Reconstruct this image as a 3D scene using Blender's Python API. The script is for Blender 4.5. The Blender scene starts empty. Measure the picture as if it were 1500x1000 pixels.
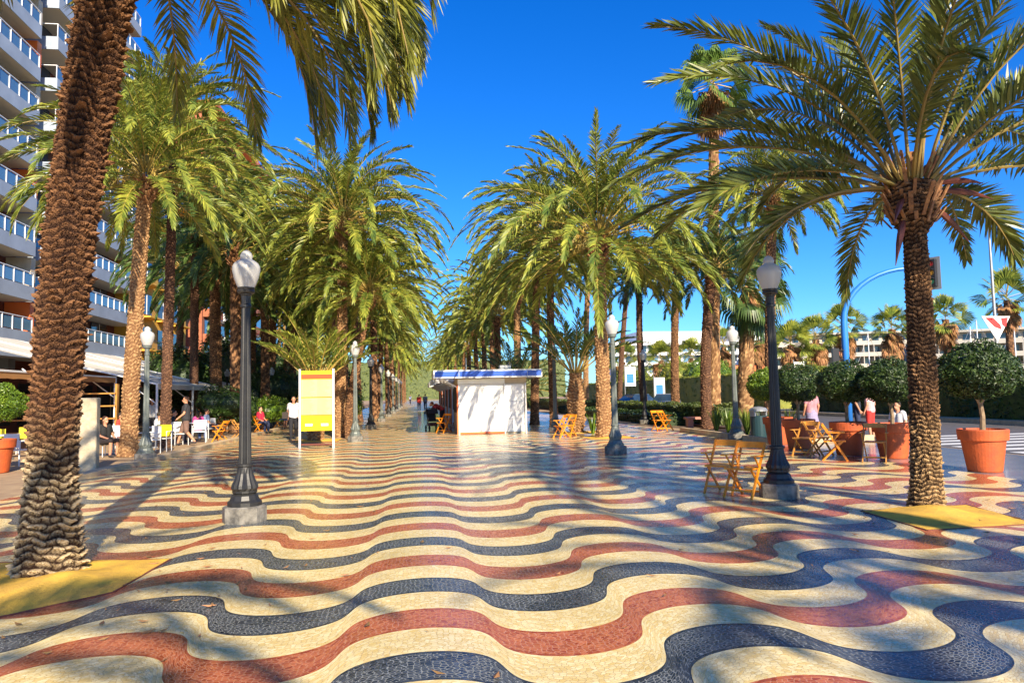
import bpy, math, random
import numpy as np
from mathutils import Vector, Matrix
PI = math.pi
rad = math.radians
sc = bpy.context.scene
COL = sc.collection
rng = np.random.default_rng(7)
random.seed(7)

# ------------------------------------------------------------------ camera
W0, H0, F = 1500.0, 1000.0, 1050.0
YAW, ROLL = rad(7.5), rad(1.15)
PITCH = math.atan2(76.0, F)
cam = bpy.data.objects.new('camera', bpy.data.cameras.new('camera')); COL.objects.link(cam)
cam.data.lens = 25.2; cam.data.sensor_width = 36.0; cam.data.sensor_fit = 'HORIZONTAL'
cam.data.clip_start = 0.05; cam.data.clip_end = 5000
fw = Vector((math.sin(YAW) * math.cos(PITCH), math.cos(YAW) * math.cos(PITCH), math.sin(PITCH)))
rt0 = Vector((math.cos(YAW), -math.sin(YAW), 0)); up0 = rt0.cross(fw)
cr, sr = math.cos(ROLL), math.sin(ROLL)
rt = rt0 * cr + up0 * -sr      # image right axis tips down: the place leans left in the frame
up = up0 * cr + rt0 * sr
CAMP = Vector((0, 0, 1.7))
cam.matrix_world = Matrix(((rt.x, up.x, -fw.x, CAMP.x), (rt.y, up.y, -fw.y, CAMP.y), (rt.z, up.z, -fw.z, CAMP.z), (0, 0, 0, 1)))
sc.camera = cam
def ray(px, py): return rt * ((px - W0 / 2) / F) + up * ((H0 / 2 - py) / F) + fw
def G(px, py, z=0.0):
    d = ray(px, py); return CAMP + d * ((z - CAMP.z) / d.z)
def P(px, py, depth): return CAMP + ray(px, py) * depth
def depth_of(p): return (Vector(p) - CAMP).dot(fw)

# ------------------------------------------------------------------ sun and sky
SUN_EL = rad(28.0); SUN_AZ = rad(-14.3)         # shadows run along (sin az, cos az)
sdir = Vector((math.sin(SUN_AZ) * math.cos(SUN_EL), math.cos(SUN_AZ) * math.cos(SUN_EL), -math.sin(SUN_EL)))
sun = bpy.data.objects.new('sun', bpy.data.lights.new('sun', 'SUN')); COL.objects.link(sun)
sun.data.energy = 5.0; sun.data.angle = rad(0.5); sun.data.color = (1.0, 0.86, 0.66)
sun.rotation_euler = sdir.to_track_quat('-Z', 'Y').to_euler()
w = bpy.data.worlds.new('World'); sc.world = w; w.use_nodes = True
nt = w.node_tree; bg = nt.nodes['Background']
sky = nt.nodes.new('ShaderNodeTexSky'); sky.sky_type = 'NISHITA'; sky.sun_disc = False
sky.sun_elevation = SUN_EL; sky.sun_rotation = math.atan2(-sdir.x, -sdir.y)
sky.air_density = 1.0; sky.dust_density = 0.3; sky.ozone_density = 3.0
hs = nt.nodes.new('ShaderNodeHueSaturation'); hs.inputs['Saturation'].default_value = 1.4; hs.inputs['Value'].default_value = 1.0
nt.links.new(sky.outputs[0], hs.inputs['Color']); tm_ = nt.nodes.new('ShaderNodeMix'); tm_.data_type = 'RGBA'; tm_.blend_type = 'MULTIPLY'; tm_.inputs[0].default_value = 1.0; tm_.inputs[7].default_value = (0.48, 0.84, 1.32, 1)
nt.links.new(hs.outputs[0], tm_.inputs[6]); nt.links.new(tm_.outputs[2], bg.inputs['Color'])
bg.inputs['Strength'].default_value = 0.085
sc.view_settings.view_transform = 'Standard'; sc.view_settings.look = 'None'
sc.view_settings.exposure = 1.0; sc.view_settings.gamma = 1.0
sc.cycles.max_bounces = 6; sc.cycles.diffuse_bounces = 3; sc.cycles.glossy_bounces = 3
sc.cycles.transmission_bounces = 4; sc.cycles.transparent_max_bounces = 6
sc.cycles.use_denoising = True

# ------------------------------------------------------------------ materials
MATS = {}
def new_mat(name):
    m = bpy.data.materials.new(name); m.use_nodes = True; MATS[name] = m
    return m, m.node_tree, m.node_tree.nodes['Principled BSDF']
def N(t, typ, **kw):
    n = t.nodes.new(typ)
    for k, v in kw.items():
        if k in ('ins',):
            for a, b in v.items(): n.inputs[a].default_value = b
        else: setattr(n, k, v)
    return n
def lk(t, a, b): t.links.new(a, b)
def col4(c): return (c[0], c[1], c[2], 1.0)
def mat(name, c, rough=0.6, c2=None, scale=8.0, bump=0.0, bscale=None, metal=0.0, spec=0.5, coat=0.0, island=0.0, trans=None, detail=6, coord='Object', emis=None):
    m, t, b = new_mat(name)
    b.inputs['Roughness'].default_value = rough; b.inputs['Metallic'].default_value = metal
    b.inputs['Specular IOR Level'].default_value = spec; b.inputs['Coat Weight'].default_value = coat
    b.inputs['Base Color'].default_value = col4(c)
    tc = N(t, 'ShaderNodeTexCoord')
    if c2 is not None:
        nz = N(t, 'ShaderNodeTexNoise', ins={'Scale': scale, 'Detail': detail, 'Roughness': 0.65}); lk(t, tc.outputs[coord], nz.inputs['Vector'])
        rp = N(t, 'ShaderNodeValToRGB'); rp.color_ramp.elements[0].position = 0.36; rp.color_ramp.elements[1].position = 0.66
        rp.color_ramp.elements[0].color = col4(c2); rp.color_ramp.elements[1].color = col4(c)
        lk(t, nz.outputs['Fac'], rp.inputs['Fac']); out = rp.outputs['Color']
        if island:
            g = N(t, 'ShaderNodeNewGeometry'); h = N(t, 'ShaderNodeHueSaturation')
            mr = N(t, 'ShaderNodeMapRange', ins={'From Min': 0, 'From Max': 1, 'To Min': 1 - island, 'To Max': 1 + island})
            lk(t, g.outputs['Random Per Island'], mr.inputs['Value']); lk(t, mr.outputs['Result'], h.inputs['Value'])
            mh = N(t, 'ShaderNodeMapRange', ins={'From Min': 0, 'From Max': 1, 'To Min': 0.5 + island * 0.035, 'To Max': 0.5 - island * 0.05})
            lk(t, g.outputs['Random Per Island'], mh.inputs['Value']); lk(t, mh.outputs['Result'], h.inputs['Hue'])
            lk(t, out, h.inputs['Color']); out = h.outputs['Color']
        lk(t, out, b.inputs['Base Color'])
    if bump:
        nb = N(t, 'ShaderNodeTexNoise', ins={'Scale': bscale or scale * 3, 'Detail': 5}); lk(t, tc.outputs[coord], nb.inputs['Vector'])
        bp = N(t, 'ShaderNodeBump', ins={'Strength': bump, 'Distance': 0.02}); lk(t, nb.outputs['Fac'], bp.inputs['Height']); lk(t, bp.outputs['Normal'], b.inputs['Normal'])
    if trans:
        tr = N(t, 'ShaderNodeBsdfTranslucent'); mx = N(t, 'ShaderNodeMixShader', ins={'Fac': trans})
        if c2 is not None: lk(t, out, tr.inputs['Color'])
        else: tr.inputs['Color'].default_value = col4(c)
        lk(t, b.outputs[0], mx.inputs[1]); lk(t, tr.outputs[0], mx.inputs[2]); lk(t, mx.outputs[0], t.nodes['Material Output'].inputs['Surface'])
    if emis: b.inputs['Emission Color'].default_value = col4(emis); b.inputs['Emission Strength'].default_value = 1
    return m

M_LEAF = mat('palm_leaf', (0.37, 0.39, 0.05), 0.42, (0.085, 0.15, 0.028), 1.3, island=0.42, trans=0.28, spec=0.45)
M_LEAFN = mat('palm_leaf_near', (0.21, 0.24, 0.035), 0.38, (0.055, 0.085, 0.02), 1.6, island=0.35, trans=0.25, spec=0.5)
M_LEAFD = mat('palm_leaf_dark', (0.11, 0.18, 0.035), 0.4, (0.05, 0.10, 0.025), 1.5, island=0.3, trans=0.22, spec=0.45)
M_RACH = mat('palm_rachis', (0.44, 0.28, 0.06), 0.5, (0.30, 0.25, 0.06), 2.0)
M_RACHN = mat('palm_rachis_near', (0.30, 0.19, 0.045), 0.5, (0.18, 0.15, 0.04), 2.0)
M_LEAFL = mat('palm_leaf_left', (0.34, 0.34, 0.045), 0.38, (0.09, 0.12, 0.025), 1.6, island=0.4, trans=0.3, spec=0.5)
M_STUB = mat('palm_stub', (0.42, 0.20, 0.075), 0.8, (0.16, 0.07, 0.03), 9, bump=0.5)
M_DEAD = mat('dead_leaf', (0.50, 0.27, 0.10), 0.8, (0.26, 0.13, 0.05), 4, island=0.35, trans=0.2)
M_SPATHE = mat('spathe', (0.16, 0.035, 0.02), 0.5, (0.10, 0.03, 0.02), 5)
def bark(name, c, cd, bump, low=None):
    m = mat(name, c, 0.9, tuple(x * .62 for x in c), 11, bump=bump, bscale=55, spec=0.2); t = m.node_tree; b = t.nodes['Principled BSDF']
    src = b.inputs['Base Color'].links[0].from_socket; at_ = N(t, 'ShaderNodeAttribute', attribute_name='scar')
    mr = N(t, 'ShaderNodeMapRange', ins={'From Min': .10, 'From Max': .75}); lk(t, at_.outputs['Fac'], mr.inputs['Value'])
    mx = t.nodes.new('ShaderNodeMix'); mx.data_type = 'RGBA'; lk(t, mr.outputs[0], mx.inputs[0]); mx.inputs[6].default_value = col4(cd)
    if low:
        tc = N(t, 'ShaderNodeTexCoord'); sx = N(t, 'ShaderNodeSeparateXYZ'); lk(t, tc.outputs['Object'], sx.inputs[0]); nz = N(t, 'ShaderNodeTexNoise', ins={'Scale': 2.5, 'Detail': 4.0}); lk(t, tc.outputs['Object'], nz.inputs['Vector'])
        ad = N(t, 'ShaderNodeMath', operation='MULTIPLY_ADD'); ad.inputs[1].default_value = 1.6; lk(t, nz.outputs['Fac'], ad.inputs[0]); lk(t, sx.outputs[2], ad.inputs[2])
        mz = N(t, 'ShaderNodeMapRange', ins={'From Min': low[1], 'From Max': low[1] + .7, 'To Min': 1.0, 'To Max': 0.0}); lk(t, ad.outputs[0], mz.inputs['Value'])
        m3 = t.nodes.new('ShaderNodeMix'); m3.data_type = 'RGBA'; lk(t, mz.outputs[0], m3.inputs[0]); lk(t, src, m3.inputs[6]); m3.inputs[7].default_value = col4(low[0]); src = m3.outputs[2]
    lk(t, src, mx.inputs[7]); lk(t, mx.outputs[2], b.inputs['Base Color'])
    return m
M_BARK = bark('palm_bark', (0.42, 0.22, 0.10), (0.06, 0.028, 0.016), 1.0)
M_BARKN = bark('palm_bark_rough', (0.29, 0.14, 0.062), (0.035, 0.016, 0.010), 1.0, ((0.62, 0.47, 0.27), 1.7))  # upper bark colour darkened for its shade; the pale mottled foot is weathered
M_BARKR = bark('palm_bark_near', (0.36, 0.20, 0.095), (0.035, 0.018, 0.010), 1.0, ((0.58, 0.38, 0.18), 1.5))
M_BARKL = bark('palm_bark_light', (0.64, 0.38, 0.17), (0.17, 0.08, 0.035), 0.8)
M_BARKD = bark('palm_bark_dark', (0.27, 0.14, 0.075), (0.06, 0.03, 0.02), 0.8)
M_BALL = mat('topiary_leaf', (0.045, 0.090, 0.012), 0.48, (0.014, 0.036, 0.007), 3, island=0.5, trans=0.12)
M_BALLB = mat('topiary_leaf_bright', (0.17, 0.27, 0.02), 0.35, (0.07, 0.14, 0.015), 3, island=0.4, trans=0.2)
M_HEDGE = mat('hedge_leaf', (0.12, 0.15, 0.025), 0.5, (0.04, 0.07, 0.015), 1.5, island=0.4, trans=0.15)
M_HEDGEY = mat('shrub_leaf', (0.30, 0.30, 0.035), 0.5, (0.10, 0.16, 0.02), 0.8, island=0.4, trans=0.25)
M_WOODY = mat('shrub_stem', (0.34, 0.24, 0.14), 0.85, (0.18, 0.12, 0.07), 12)
M_IRON = mat('lamp_iron', (0.030, 0.029, 0.026), 0.45, (0.016, 0.016, 0.016), 5, metal=0.0, bump=0.1, bscale=80)
M_IRONG = mat('lamp_iron_grey', (0.17, 0.19, 0.165), 0.5, (0.10, 0.115, 0.10), 5, metal=0.2, bump=0.1, bscale=80)
M_PLINTH = mat('lamp_plinth', (0.26, 0.24, 0.20), 0.8, (0.08, 0.075, 0.065), 7, bump=0.5)
M_CHAIR = mat('varnished_wood', (0.85, 0.32, 0.015), 0.35, (0.68, 0.21, 0.01), 6, coat=0.3)
M_CHAIRO = mat('varnished_wood_pale', (0.56, 0.27, 0.055), 0.4, (0.42, 0.18, 0.03), 6, coat=0.2)
M_TERRA = mat('terracotta', (0.62, 0.115, 0.022), 0.62, (0.38, 0.075, 0.022), 3.0, bump=0.25, bscale=25, detail=10)
M_SOIL = mat('soil', (0.10, 0.06, 0.035), 0.95, (0.05, 0.03, 0.02), 20, bump=0.6)
M_YSAND = mat('yellow_sand', (0.90, 0.55, 0.08), 0.95, (0.60, 0.36, 0.08), 2.6, bump=0.8, bscale=70, spec=0.1)
M_KERB = mat('kerb_stone', (0.62, 0.48, 0.28), 0.8, (0.46, 0.34, 0.2), 5, bump=0.3)
M_TAN = mat('tan_ground', (0.44, 0.31, 0.17), 0.85, (0.32, 0.21, 0.12), 2.5, bump=0.3)
M_GREY = mat('grey_paving', (0.24, 0.25, 0.26), 0.22, (0.17, 0.18, 0.2), 1.5, coat=0.2)
M_ROAD = mat('asphalt', (0.13, 0.12, 0.11), 0.7, (0.09, 0.085, 0.08), 3, bump=0.3, bscale=90)
M_ROADW = mat('road_paint', (0.75, 0.74, 0.68), 0.6, (0.6, 0.6, 0.55), 9)
M_WHITE = mat('white_render', (0.80, 0.80, 0.78), 0.7, (0.72, 0.72, 0.70), 0.6)
M_KWHITE = mat('kiosk_white', (0.82, 0.82, 0.77), 0.45, (0.76, 0.76, 0.70), 2)
M_KBLUE = mat('kiosk_blue', (0.025, 0.10, 0.50), 0.35)
M_KCREAM = mat('kiosk_side', (0.55, 0.47, 0.34), 0.6, (0.46, 0.38, 0.27), 2)
M_ORANGE = mat('orange_trim', (0.75, 0.16, 0.03), 0.5)
M_DARK = mat('dark_void', (0.015, 0.013, 0.012), 0.6)
M_DSTRIP = mat('dark_gloss_strip', (0.05, 0.05, 0.05), 0.12, (0.035, 0.035, 0.035), 3)
M_GLASSW = mat('window_glass', (0.03, 0.06, 0.11), 0.08, (0.015, 0.03, 0.05), 0.7, spec=0.8)
M_RAILG = mat('rail_glass', (0.10, 0.20, 0.30), 0.08, spec=0.9)
M_METW = mat('white_metal', (0.75, 0.75, 0.74), 0.35, metal=0.0)
M_METG = mat('grey_metal', (0.35, 0.36, 0.36), 0.4, metal=0.5)
M_BROWNW = mat('brown_cladding', (0.20, 0.05, 0.03), 0.6, (0.13, 0.035, 0.02), 1)
M_SOFFIT = mat('balcony_soffit', (0.60, 0.50, 0.36), 0.8)
M_YELLOWB = mat('yellow_render', (0.80, 0.46, 0.05), 0.8, (0.72, 0.38, 0.05), 0.5)
M_BRICK = mat('brick_red', (0.42, 0.15, 0.07), 0.85, (0.32, 0.10, 0.05), 3)
M_AWNW = mat('awning_white', (0.74, 0.70, 0.62), 0.8, (0.66, 0.62, 0.54), 0.6, trans=0.2)
M_AWNT = mat('awning_tan', (0.66, 0.36, 0.13), 0.8, (0.58, 0.3, 0.11), 0.6, trans=0.35)
M_GREEN = mat('green_panel', (0.02, 0.10, 0.03), 0.6, (0.015, 0.07, 0.02), 1)
M_SIGNY = mat('sign_yellow', (0.78, 0.62, 0.01), 0.4)
M_SIGNP = mat('sign_pale', (0.58, 0.50, 0.24), 0.5, (0.54, 0.46, 0.21), 3)
M_PRINT = mat('faint_print', (0.30, 0.26, 0.12), 0.6)
M_BLDW = mat('balcony_shaded_white', (0.38, 0.44, 0.52), 0.7, (0.30, 0.35, 0.42), .5)  # white toned down to blue-grey, balcony shade put into the colour
M_SIGNO = mat('sign_orange', (0.60, 0.09, 0.02), 0.4)
M_STONE = mat('bollard_stone', (0.52, 0.44, 0.30), 0.85, (0.34, 0.28, 0.18), 5, bump=0.5)
M_BLUEP = mat('blue_pole', (0.03, 0.20, 0.62), 0.35)
M_BLACKP = mat('black_plastic', (0.02, 0.02, 0.022), 0.4)
M_BIN = mat('litter_bin_paint', (0.02, 0.05, 0.055), 0.35)
M_PINKST = mat('pink_granite', (0.46, 0.20, 0.13), 0.5, (0.36, 0.15, 0.1), 14)
M_SKIN = mat('skin', (0.58, 0.28, 0.16), 0.55, (0.5, 0.23, 0.13), 5)
M_HAIR = mat('dark_hair', (0.03, 0.018, 0.012), 0.5)
M_LENSR = mat('signal_red', (0.35, 0.02, 0.02), 0.3)
M_LENSG = mat('signal_green', (0.02, 0.2, 0.1), 0.3)
M_LENSA = mat('signal_amber', (0.4, 0.2, 0.02), 0.3)
M_BANR = mat('banner_red', (0.65, 0.03, 0.03), 0.6)
M_CARB = mat('car_paint_blue', (0.08, 0.12, 0.18), 0.25, coat=0.6, metal=0.3)
M_CARS = mat('car_paint_silver', (0.30, 0.32, 0.35), 0.25, coat=0.6, metal=0.4)
M_TYRE = mat('tyre', (0.02, 0.02, 0.02), 0.8)
M_WATER = mat('harbour_water', (0.03, 0.10, 0.16), 0.1)
def cloth(name, c, c2=None, s=20): return mat(name, c, 0.85, c2, s) if c2 else mat(name, c, 0.85)

# lamp globe: frosted milky glass
m, t, b = new_mat('frosted_glass'); M_GLOBE = m
b.inputs['Base Color'].default_value = (0.76, 0.75, 0.70, 1); b.inputs['Roughness'].default_value = 0.22; b.inputs['Specular IOR Level'].default_value = 0.6
tr = N(t, 'ShaderNodeBsdfTranslucent'); tr.inputs['Color'].default_value = (0.6, 0.6, 0.56, 1)
tp = N(t, 'ShaderNodeBsdfTransparent'); mx = N(t, 'ShaderNodeMixShader', ins={'Fac': 0.35}); mx2 = N(t, 'ShaderNodeMixShader', ins={'Fac': 0.12})
lk(t, b.outputs[0], mx.inputs[1]); lk(t, tr.outputs[0], mx.inputs[2]); lk(t, mx.outputs[0], mx2.inputs[1]); lk(t, tp.outputs[0], mx2.inputs[2])
lk(t, mx2.outputs[0], t.nodes['Material Output'].inputs['Surface'])

# wave mosaic: bands of dark, cream, red and cream marble tesserae
m, t, b = new_mat('wave_mosaic'); M_MOS = m
def Mt(op, a, bb=None, c=None, clamp=False):
    n = t.nodes.new('ShaderNodeMath'); n.operation = op; n.use_clamp = clamp
    for i, v in enumerate((a, bb, c)):
        if v is None: continue
        if isinstance(v, (int, float)): n.inputs[i].default_value = v
        else: t.links.new(v, n.inputs[i])
    return n.outputs[0]
tc = N(t, 'ShaderNodeTexCoord'); sx = N(t, 'ShaderNodeSeparateXYZ'); lk(t, tc.outputs['Object'], sx.inputs[0])
X, Y = sx.outputs[0], sx.outputs[1]
MPER, MAMP, MTILT, MPH, VPER, VOFF, KK = 2.13, 0.415, 0.08, 0.015, 1.95, 6.24, 2.3
cosu = Mt('COSINE', Mt('MULTIPLY', Mt('ADD', X, MPH), 2 * PI / MPER))
th = Mt('MULTIPLY', cosu, Mt('POWER', Mt('ADD', Mt('MULTIPLY', cosu, cosu), 0.02), -0.29))
fy = Mt('ADD', Mt('MULTIPLY', th, MAMP), Mt('MULTIPLY', X, MTILT))
wv = Mt('SUBTRACT', Y, fy)                                    # distance across the bands
q = Mt('MULTIPLY', Mt('FRACT', Mt('DIVIDE', Mt('SUBTRACT', wv, VOFF - VPER / 8), VPER)), 4.0)   # 0-1 dark, 1-2 cream, 2-3 red, 3-4 cream
isdark = Mt('LESS_THAN', q, 1.0)
isred = Mt('MULTIPLY', Mt('GREATER_THAN', q, 2.0), Mt('LESS_THAN', q, 3.0))
edge = Mt('MULTIPLY', Mt('PINGPONG', q, 0.5), 1.0)
inner = Mt('GREATER_THAN', edge, 0.075)
cx = N(t, 'ShaderNodeCombineXYZ')
nzw = N(t, 'ShaderNodeTexNoise', ins={'Scale': 9.0, 'Detail': 2}); lk(t, tc.outputs['Object'], nzw.inputs['Vector'])
jit = Mt('MULTIPLY', Mt('SUBTRACT', nzw.outputs['Fac'], 0.5), 0.05)
lk(t, Mt('ADD', X, jit), cx.inputs[0]); lk(t, Mt('ADD', wv, jit), cx.inputs[1])
mp = N(t, 'ShaderNodeMapping'); mp.inputs['Scale'].default_value = (25.0, 35.0, 1.0); lk(t, cx.outputs[0], mp.inputs['Vector'])
vo = N(t, 'ShaderNodeTexVoronoi', voronoi_dimensions='2D', ins={'Scale': 1.0, 'Randomness': 0.78}); lk(t, mp.outputs[0], vo.inputs['Vector'])
ve = N(t, 'ShaderNodeTexVoronoi', voronoi_dimensions='2D', feature='DISTANCE_TO_EDGE', ins={'Scale': 1.0, 'Randomness': 0.78}); lk(t, mp.outputs[0], ve.inputs['Vector'])
joint = Mt('SUBTRACT', 1.0, Mt('MULTIPLY', ve.outputs['Distance'], 9.0, clamp=True), clamp=True)
sv = N(t, 'ShaderNodeSeparateColor'); lk(t, vo.outputs['Color'], sv.inputs[0])
mort = Mt('MULTIPLY', joint, inner)
def rgbmix(fac, a, bb):
    n = t.nodes.new('ShaderNodeMix'); n.data_type = 'RGBA'
    for s_, v in (('Factor', fac), ('A', a), ('B', bb)):
        idx = {'Factor': 0, 'A': 6, 'B': 7}[s_]
        if isinstance(v, tuple): n.inputs[idx].default_value = col4(v)
        elif isinstance(v, (int, float)): n.inputs[idx].default_value = v
        else: t.links.new(v, n.inputs[idx])
    return n.outputs[2]
bv = sv.outputs[0]
cream = rgbmix(bv, (0.95, 0.82, 0.44), (0.78, 0.57, 0.20))
red = rgbmix(bv, (0.30, 0.045, 0.014), (0.56, 0.16, 0.06))
dark = rgbmix(bv, (0.008, 0.012, 0.020), (0.065, 0.075, 0.085))
n2 = N(t, 'ShaderNodeTexNoise', ins={'Scale': 1.1, 'Detail': 6, 'Roughness': 0.65}); lk(t, tc.outputs['Object'], n2.inputs['Vector'])
n3 = N(t, 'ShaderNodeTexNoise', ins={'Scale': 22.0, 'Detail': 3}); lk(t, tc.outputs['Object'], n3.inputs['Vector'])
chip = Mt('GREATER_THAN', n3.outputs['Fac'], 0.69)
cream = rgbmix(Mt('MULTIPLY', chip, 0.5), cream, (0.60, 0.38, 0.14))
dark = rgbmix(Mt('MULTIPLY', Mt('MULTIPLY', chip, inner), 0.8), dark, (0.36, 0.38, 0.36))
wornm = Mt('MULTIPLY', mort, Mt('GREATER_THAN', n2.outputs['Fac'], 0.44)); dark = rgbmix(Mt('ADD', Mt('MULTIPLY', mort, 0.35), Mt('MULTIPLY', wornm, 0.6)), dark, (0.40, 0.42, 0.38)); red = rgbmix(Mt('MULTIPLY', mort, 0.8), red, (0.70, 0.36, 0.20)); cream = rgbmix(Mt('MULTIPLY', mort, 0.75), cream, (0.46, 0.31, 0.12))
c_ = rgbmix(isred, cream, red); c_ = rgbmix(isdark, c_, dark)
dirt = N(t, 'ShaderNodeMapRange', ins={'From Min': 0.3, 'From Max': 0.7, 'To Min': 0.82, 'To Max': 1.08}); lk(t, n2.outputs['Fac'], dirt.inputs['Value'])
hv = N(t, 'ShaderNodeHueSaturation'); lk(t, dirt.outputs[0], hv.inputs['Value']); lk(t, c_, hv.inputs['Color'])
lk(t, hv.outputs[0], b.inputs['Base Color'])
rr = N(t, 'ShaderNodeMapRange', ins={'From Min': 0.3, 'From Max': 0.7, 'To Min': 0.13, 'To Max': 0.27}); lk(t, n2.outputs['Fac'], rr.inputs['Value'])
lk(t, Mt('ADD', rr.outputs[0], Mt('MULTIPLY', sv.outputs[1], 0.12)), b.inputs['Roughness']); b.inputs['Specular IOR Level'].default_value = 0.42
bp = N(t, 'ShaderNodeBump', ins={'Strength': 0.25, 'Distance': 0.004}); bp.invert = True
hh = Mt('ADD', joint, Mt('MULTIPLY', n3.outputs['Fac'], 0.6)); lk(t, hh, bp.inputs['Height']); lk(t, bp.outputs['Normal'], b.inputs['Normal'])

# ------------------------------------------------------------------ mesh builder
class MB:
    def __init__(s): s.V = []; s.Q = []; s.T = []; s.QM = []; s.TM = []; s.n = 0
    def add(s, V, Fq=None, Ft=None, m=0):
        V = np.asarray(V, float).reshape(-1, 3)
        if Fq is not None and len(Fq): Fq = np.asarray(Fq, int).reshape(-1, 4); s.Q.append(Fq + s.n); s.QM.append(np.full(len(Fq), m))
        if Ft is not None and len(Ft): Ft = np.asarray(Ft, int).reshape(-1, 3); s.T.append(Ft + s.n); s.TM.append(np.full(len(Ft), m))
        s.V.append(V); s.n += len(V); return s
    def box(s, c, d, rz=0.0, m=0, ax=None):
        d = np.array(d) / 2.0
        v = np.array([[x, y, z] for z in (-1, 1) for y in (-1, 1) for x in (-1, 1)]) * d
        if rz: cs, sn = math.cos(rz), math.sin(rz); v = np.stack([v[:, 0] * cs - v[:, 1] * sn, v[:, 0] * sn + v[:, 1] * cs, v[:, 2]], 1)
        return s.add(v + np.array(c), [[0, 2, 3, 1], [4, 5, 7, 6], [0, 1, 5, 4], [1, 3, 7, 5], [3, 2, 6, 7], [2, 0, 4, 6]], m=m)
    def bb(s, x0, x1, y0, y1, z0, z1, m=0): return s.box(((x0 + x1) / 2, (y0 + y1) / 2, (z0 + z1) / 2), (x1 - x0, y1 - y0, z1 - z0), m=m)
    def bar(s, a, b_, w_, d, m=0, side=None):
        a = Vector(a); b_ = Vector(b_); t_ = (b_ - a).normalized()
        sd = Vector(side) if side else (Vector((0, 0, 1)).cross(t_) if abs(t_.z) < 0.98 else Vector((1, 0, 0)))
        sd = (sd - t_ * sd.dot(t_)).normalized(); n_ = t_.cross(sd)
        v = [a + sd * i * w_ / 2 + n_ * j * d / 2 for i, j in ((-1, -1), (1, -1), (1, 1), (-1, 1))] + [b_ + sd * i * w_ / 2 + n_ * j * d / 2 for i, j in ((-1, -1), (1, -1), (1, 1), (-1, 1))]
        return s.add([tuple(x) for x in v], [[0, 3, 2, 1], [4, 5, 6, 7], [0, 1, 5, 4], [1, 2, 6, 5], [2, 3, 7, 6], [3, 0, 4, 7]], m=m)
    def tube(s, pts, rs, n=10, m=0, cap=True, ref=None):
        pts = np.asarray([tuple(p) for p in pts], float); k = len(pts)
        if np.isscalar(rs): rs = [rs] * k
        T = np.gradient(pts, axis=0); T /= np.linalg.norm(T, axis=1)[:, None] + 1e-9
        if ref is not None: ref = np.array(ref, float)
        else: ref = np.array([1.0, 0, 0]) if abs(T[:, 2]).mean() > 0.7 else np.array([0, 0, 1.0])
        S = np.cross(T, ref); S /= np.linalg.norm(S, axis=1)[:, None] + 1e-9; U = np.cross(T, S)
        a = np.arange(n) * 2 * PI / n
        V = pts[:, None, :] + (S[:, None, :] * np.cos(a)[None, :, None] + U[:, None, :] * np.sin(a)[None, :, None]) * np.asarray(rs)[:, None, None]
        V = V.reshape(-1, 3); i = np.arange(k - 1)[:, None] * n; j = np.arange(n)[None, :]; j2 = (j + 1) % n
        Q = np.stack([i + j, i + n + j, i + n + j2, i + j2], -1).reshape(-1, 4)
        tri = []
        if cap:
            V = np.vstack([V, pts[0], pts[-1]]); c0, c1 = k * n, k * n + 1
            tri = [[c0, x, (x + 1) % n] for x in range(n)] + [[c1, (k - 1) * n + (x + 1) % n, (k - 1) * n + x] for x in range(n)]
        return s.add(V, Q, tri, m)
    def lathe(s, prof, n=24, c=(0, 0, 0), m=0, flute=0, fl=None):
        prof = np.asarray(prof, float); k = len(prof); a = np.arange(n) * 2 * PI / n
        R = np.repeat(prof[:, 0][:, None], n, 1)
        if flute and fl:
            for i in range(k):
                if fl[0] <= prof[i, 1] <= fl[1]: R[i] *= 1 - flute * (np.arange(n) % 2)
        V = np.stack([R * np.cos(a), R * np.sin(a), np.repeat(prof[:, 1][:, None], n, 1)], -1).reshape(-1, 3) + np.array(c)
        i = np.arange(k - 1)[:, None] * n; j = np.arange(n)[None, :]; j2 = (j + 1) % n
        Q = np.stack([i + j, i + j2, i + n + j2, i + n + j], -1).reshape(-1, 4)
        return s.add(V, Q, m=m)
    def ball(s, c, r, n=10, m=0):
        r = np.array([r] * 3 if np.isscalar(r) else r, float)
        pr = [(math.sin(PI * i / n), -math.cos(PI * i / n)) for i in range(n + 1)]; pr[0] = (1e-3, -1); pr[-1] = (1e-3, 1)
        k = len(pr); nn = 2 * n; a = np.arange(nn) * 2 * PI / nn; p = np.array(pr)
        V = np.stack([p[:, 0][:, None] * np.cos(a), p[:, 0][:, None] * np.sin(a), np.repeat(p[:, 1][:, None], nn, 1)], -1).reshape(-1, 3) * r + np.array(tuple(c))
        i = np.arange(k - 1)[:, None] * nn; j = np.arange(nn)[None, :]; j2 = (j + 1) % nn
        return s.add(V, np.stack([i + j, i + j2, i + nn + j2, i + nn + j], -1).reshape(-1, 4), m=m)
    def poly(s, pts, th=0.0, m=0):
        """flat polygon (fan) given a thickness along its normal"""
        p = np.array([tuple(x) for x in pts], float); n = len(p)
        nv = np.cross(p[1] - p[0], p[2] - p[0]); nv /= np.linalg.norm(nv)
        if th == 0: return s.add(p, Ft=[[0, i, i + 1] for i in range(1, n - 1)], m=m)
        V = np.vstack([p, p - nv * th])
        tri = [[0, i, i + 1] for i in range(1, n - 1)] + [[n, n + i + 1, n + i] for i in range(1, n - 1)]
        return s.add(V, [[i, n + i, n + (i + 1) % n, (i + 1) % n] for i in range(n)], tri, m)
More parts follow.
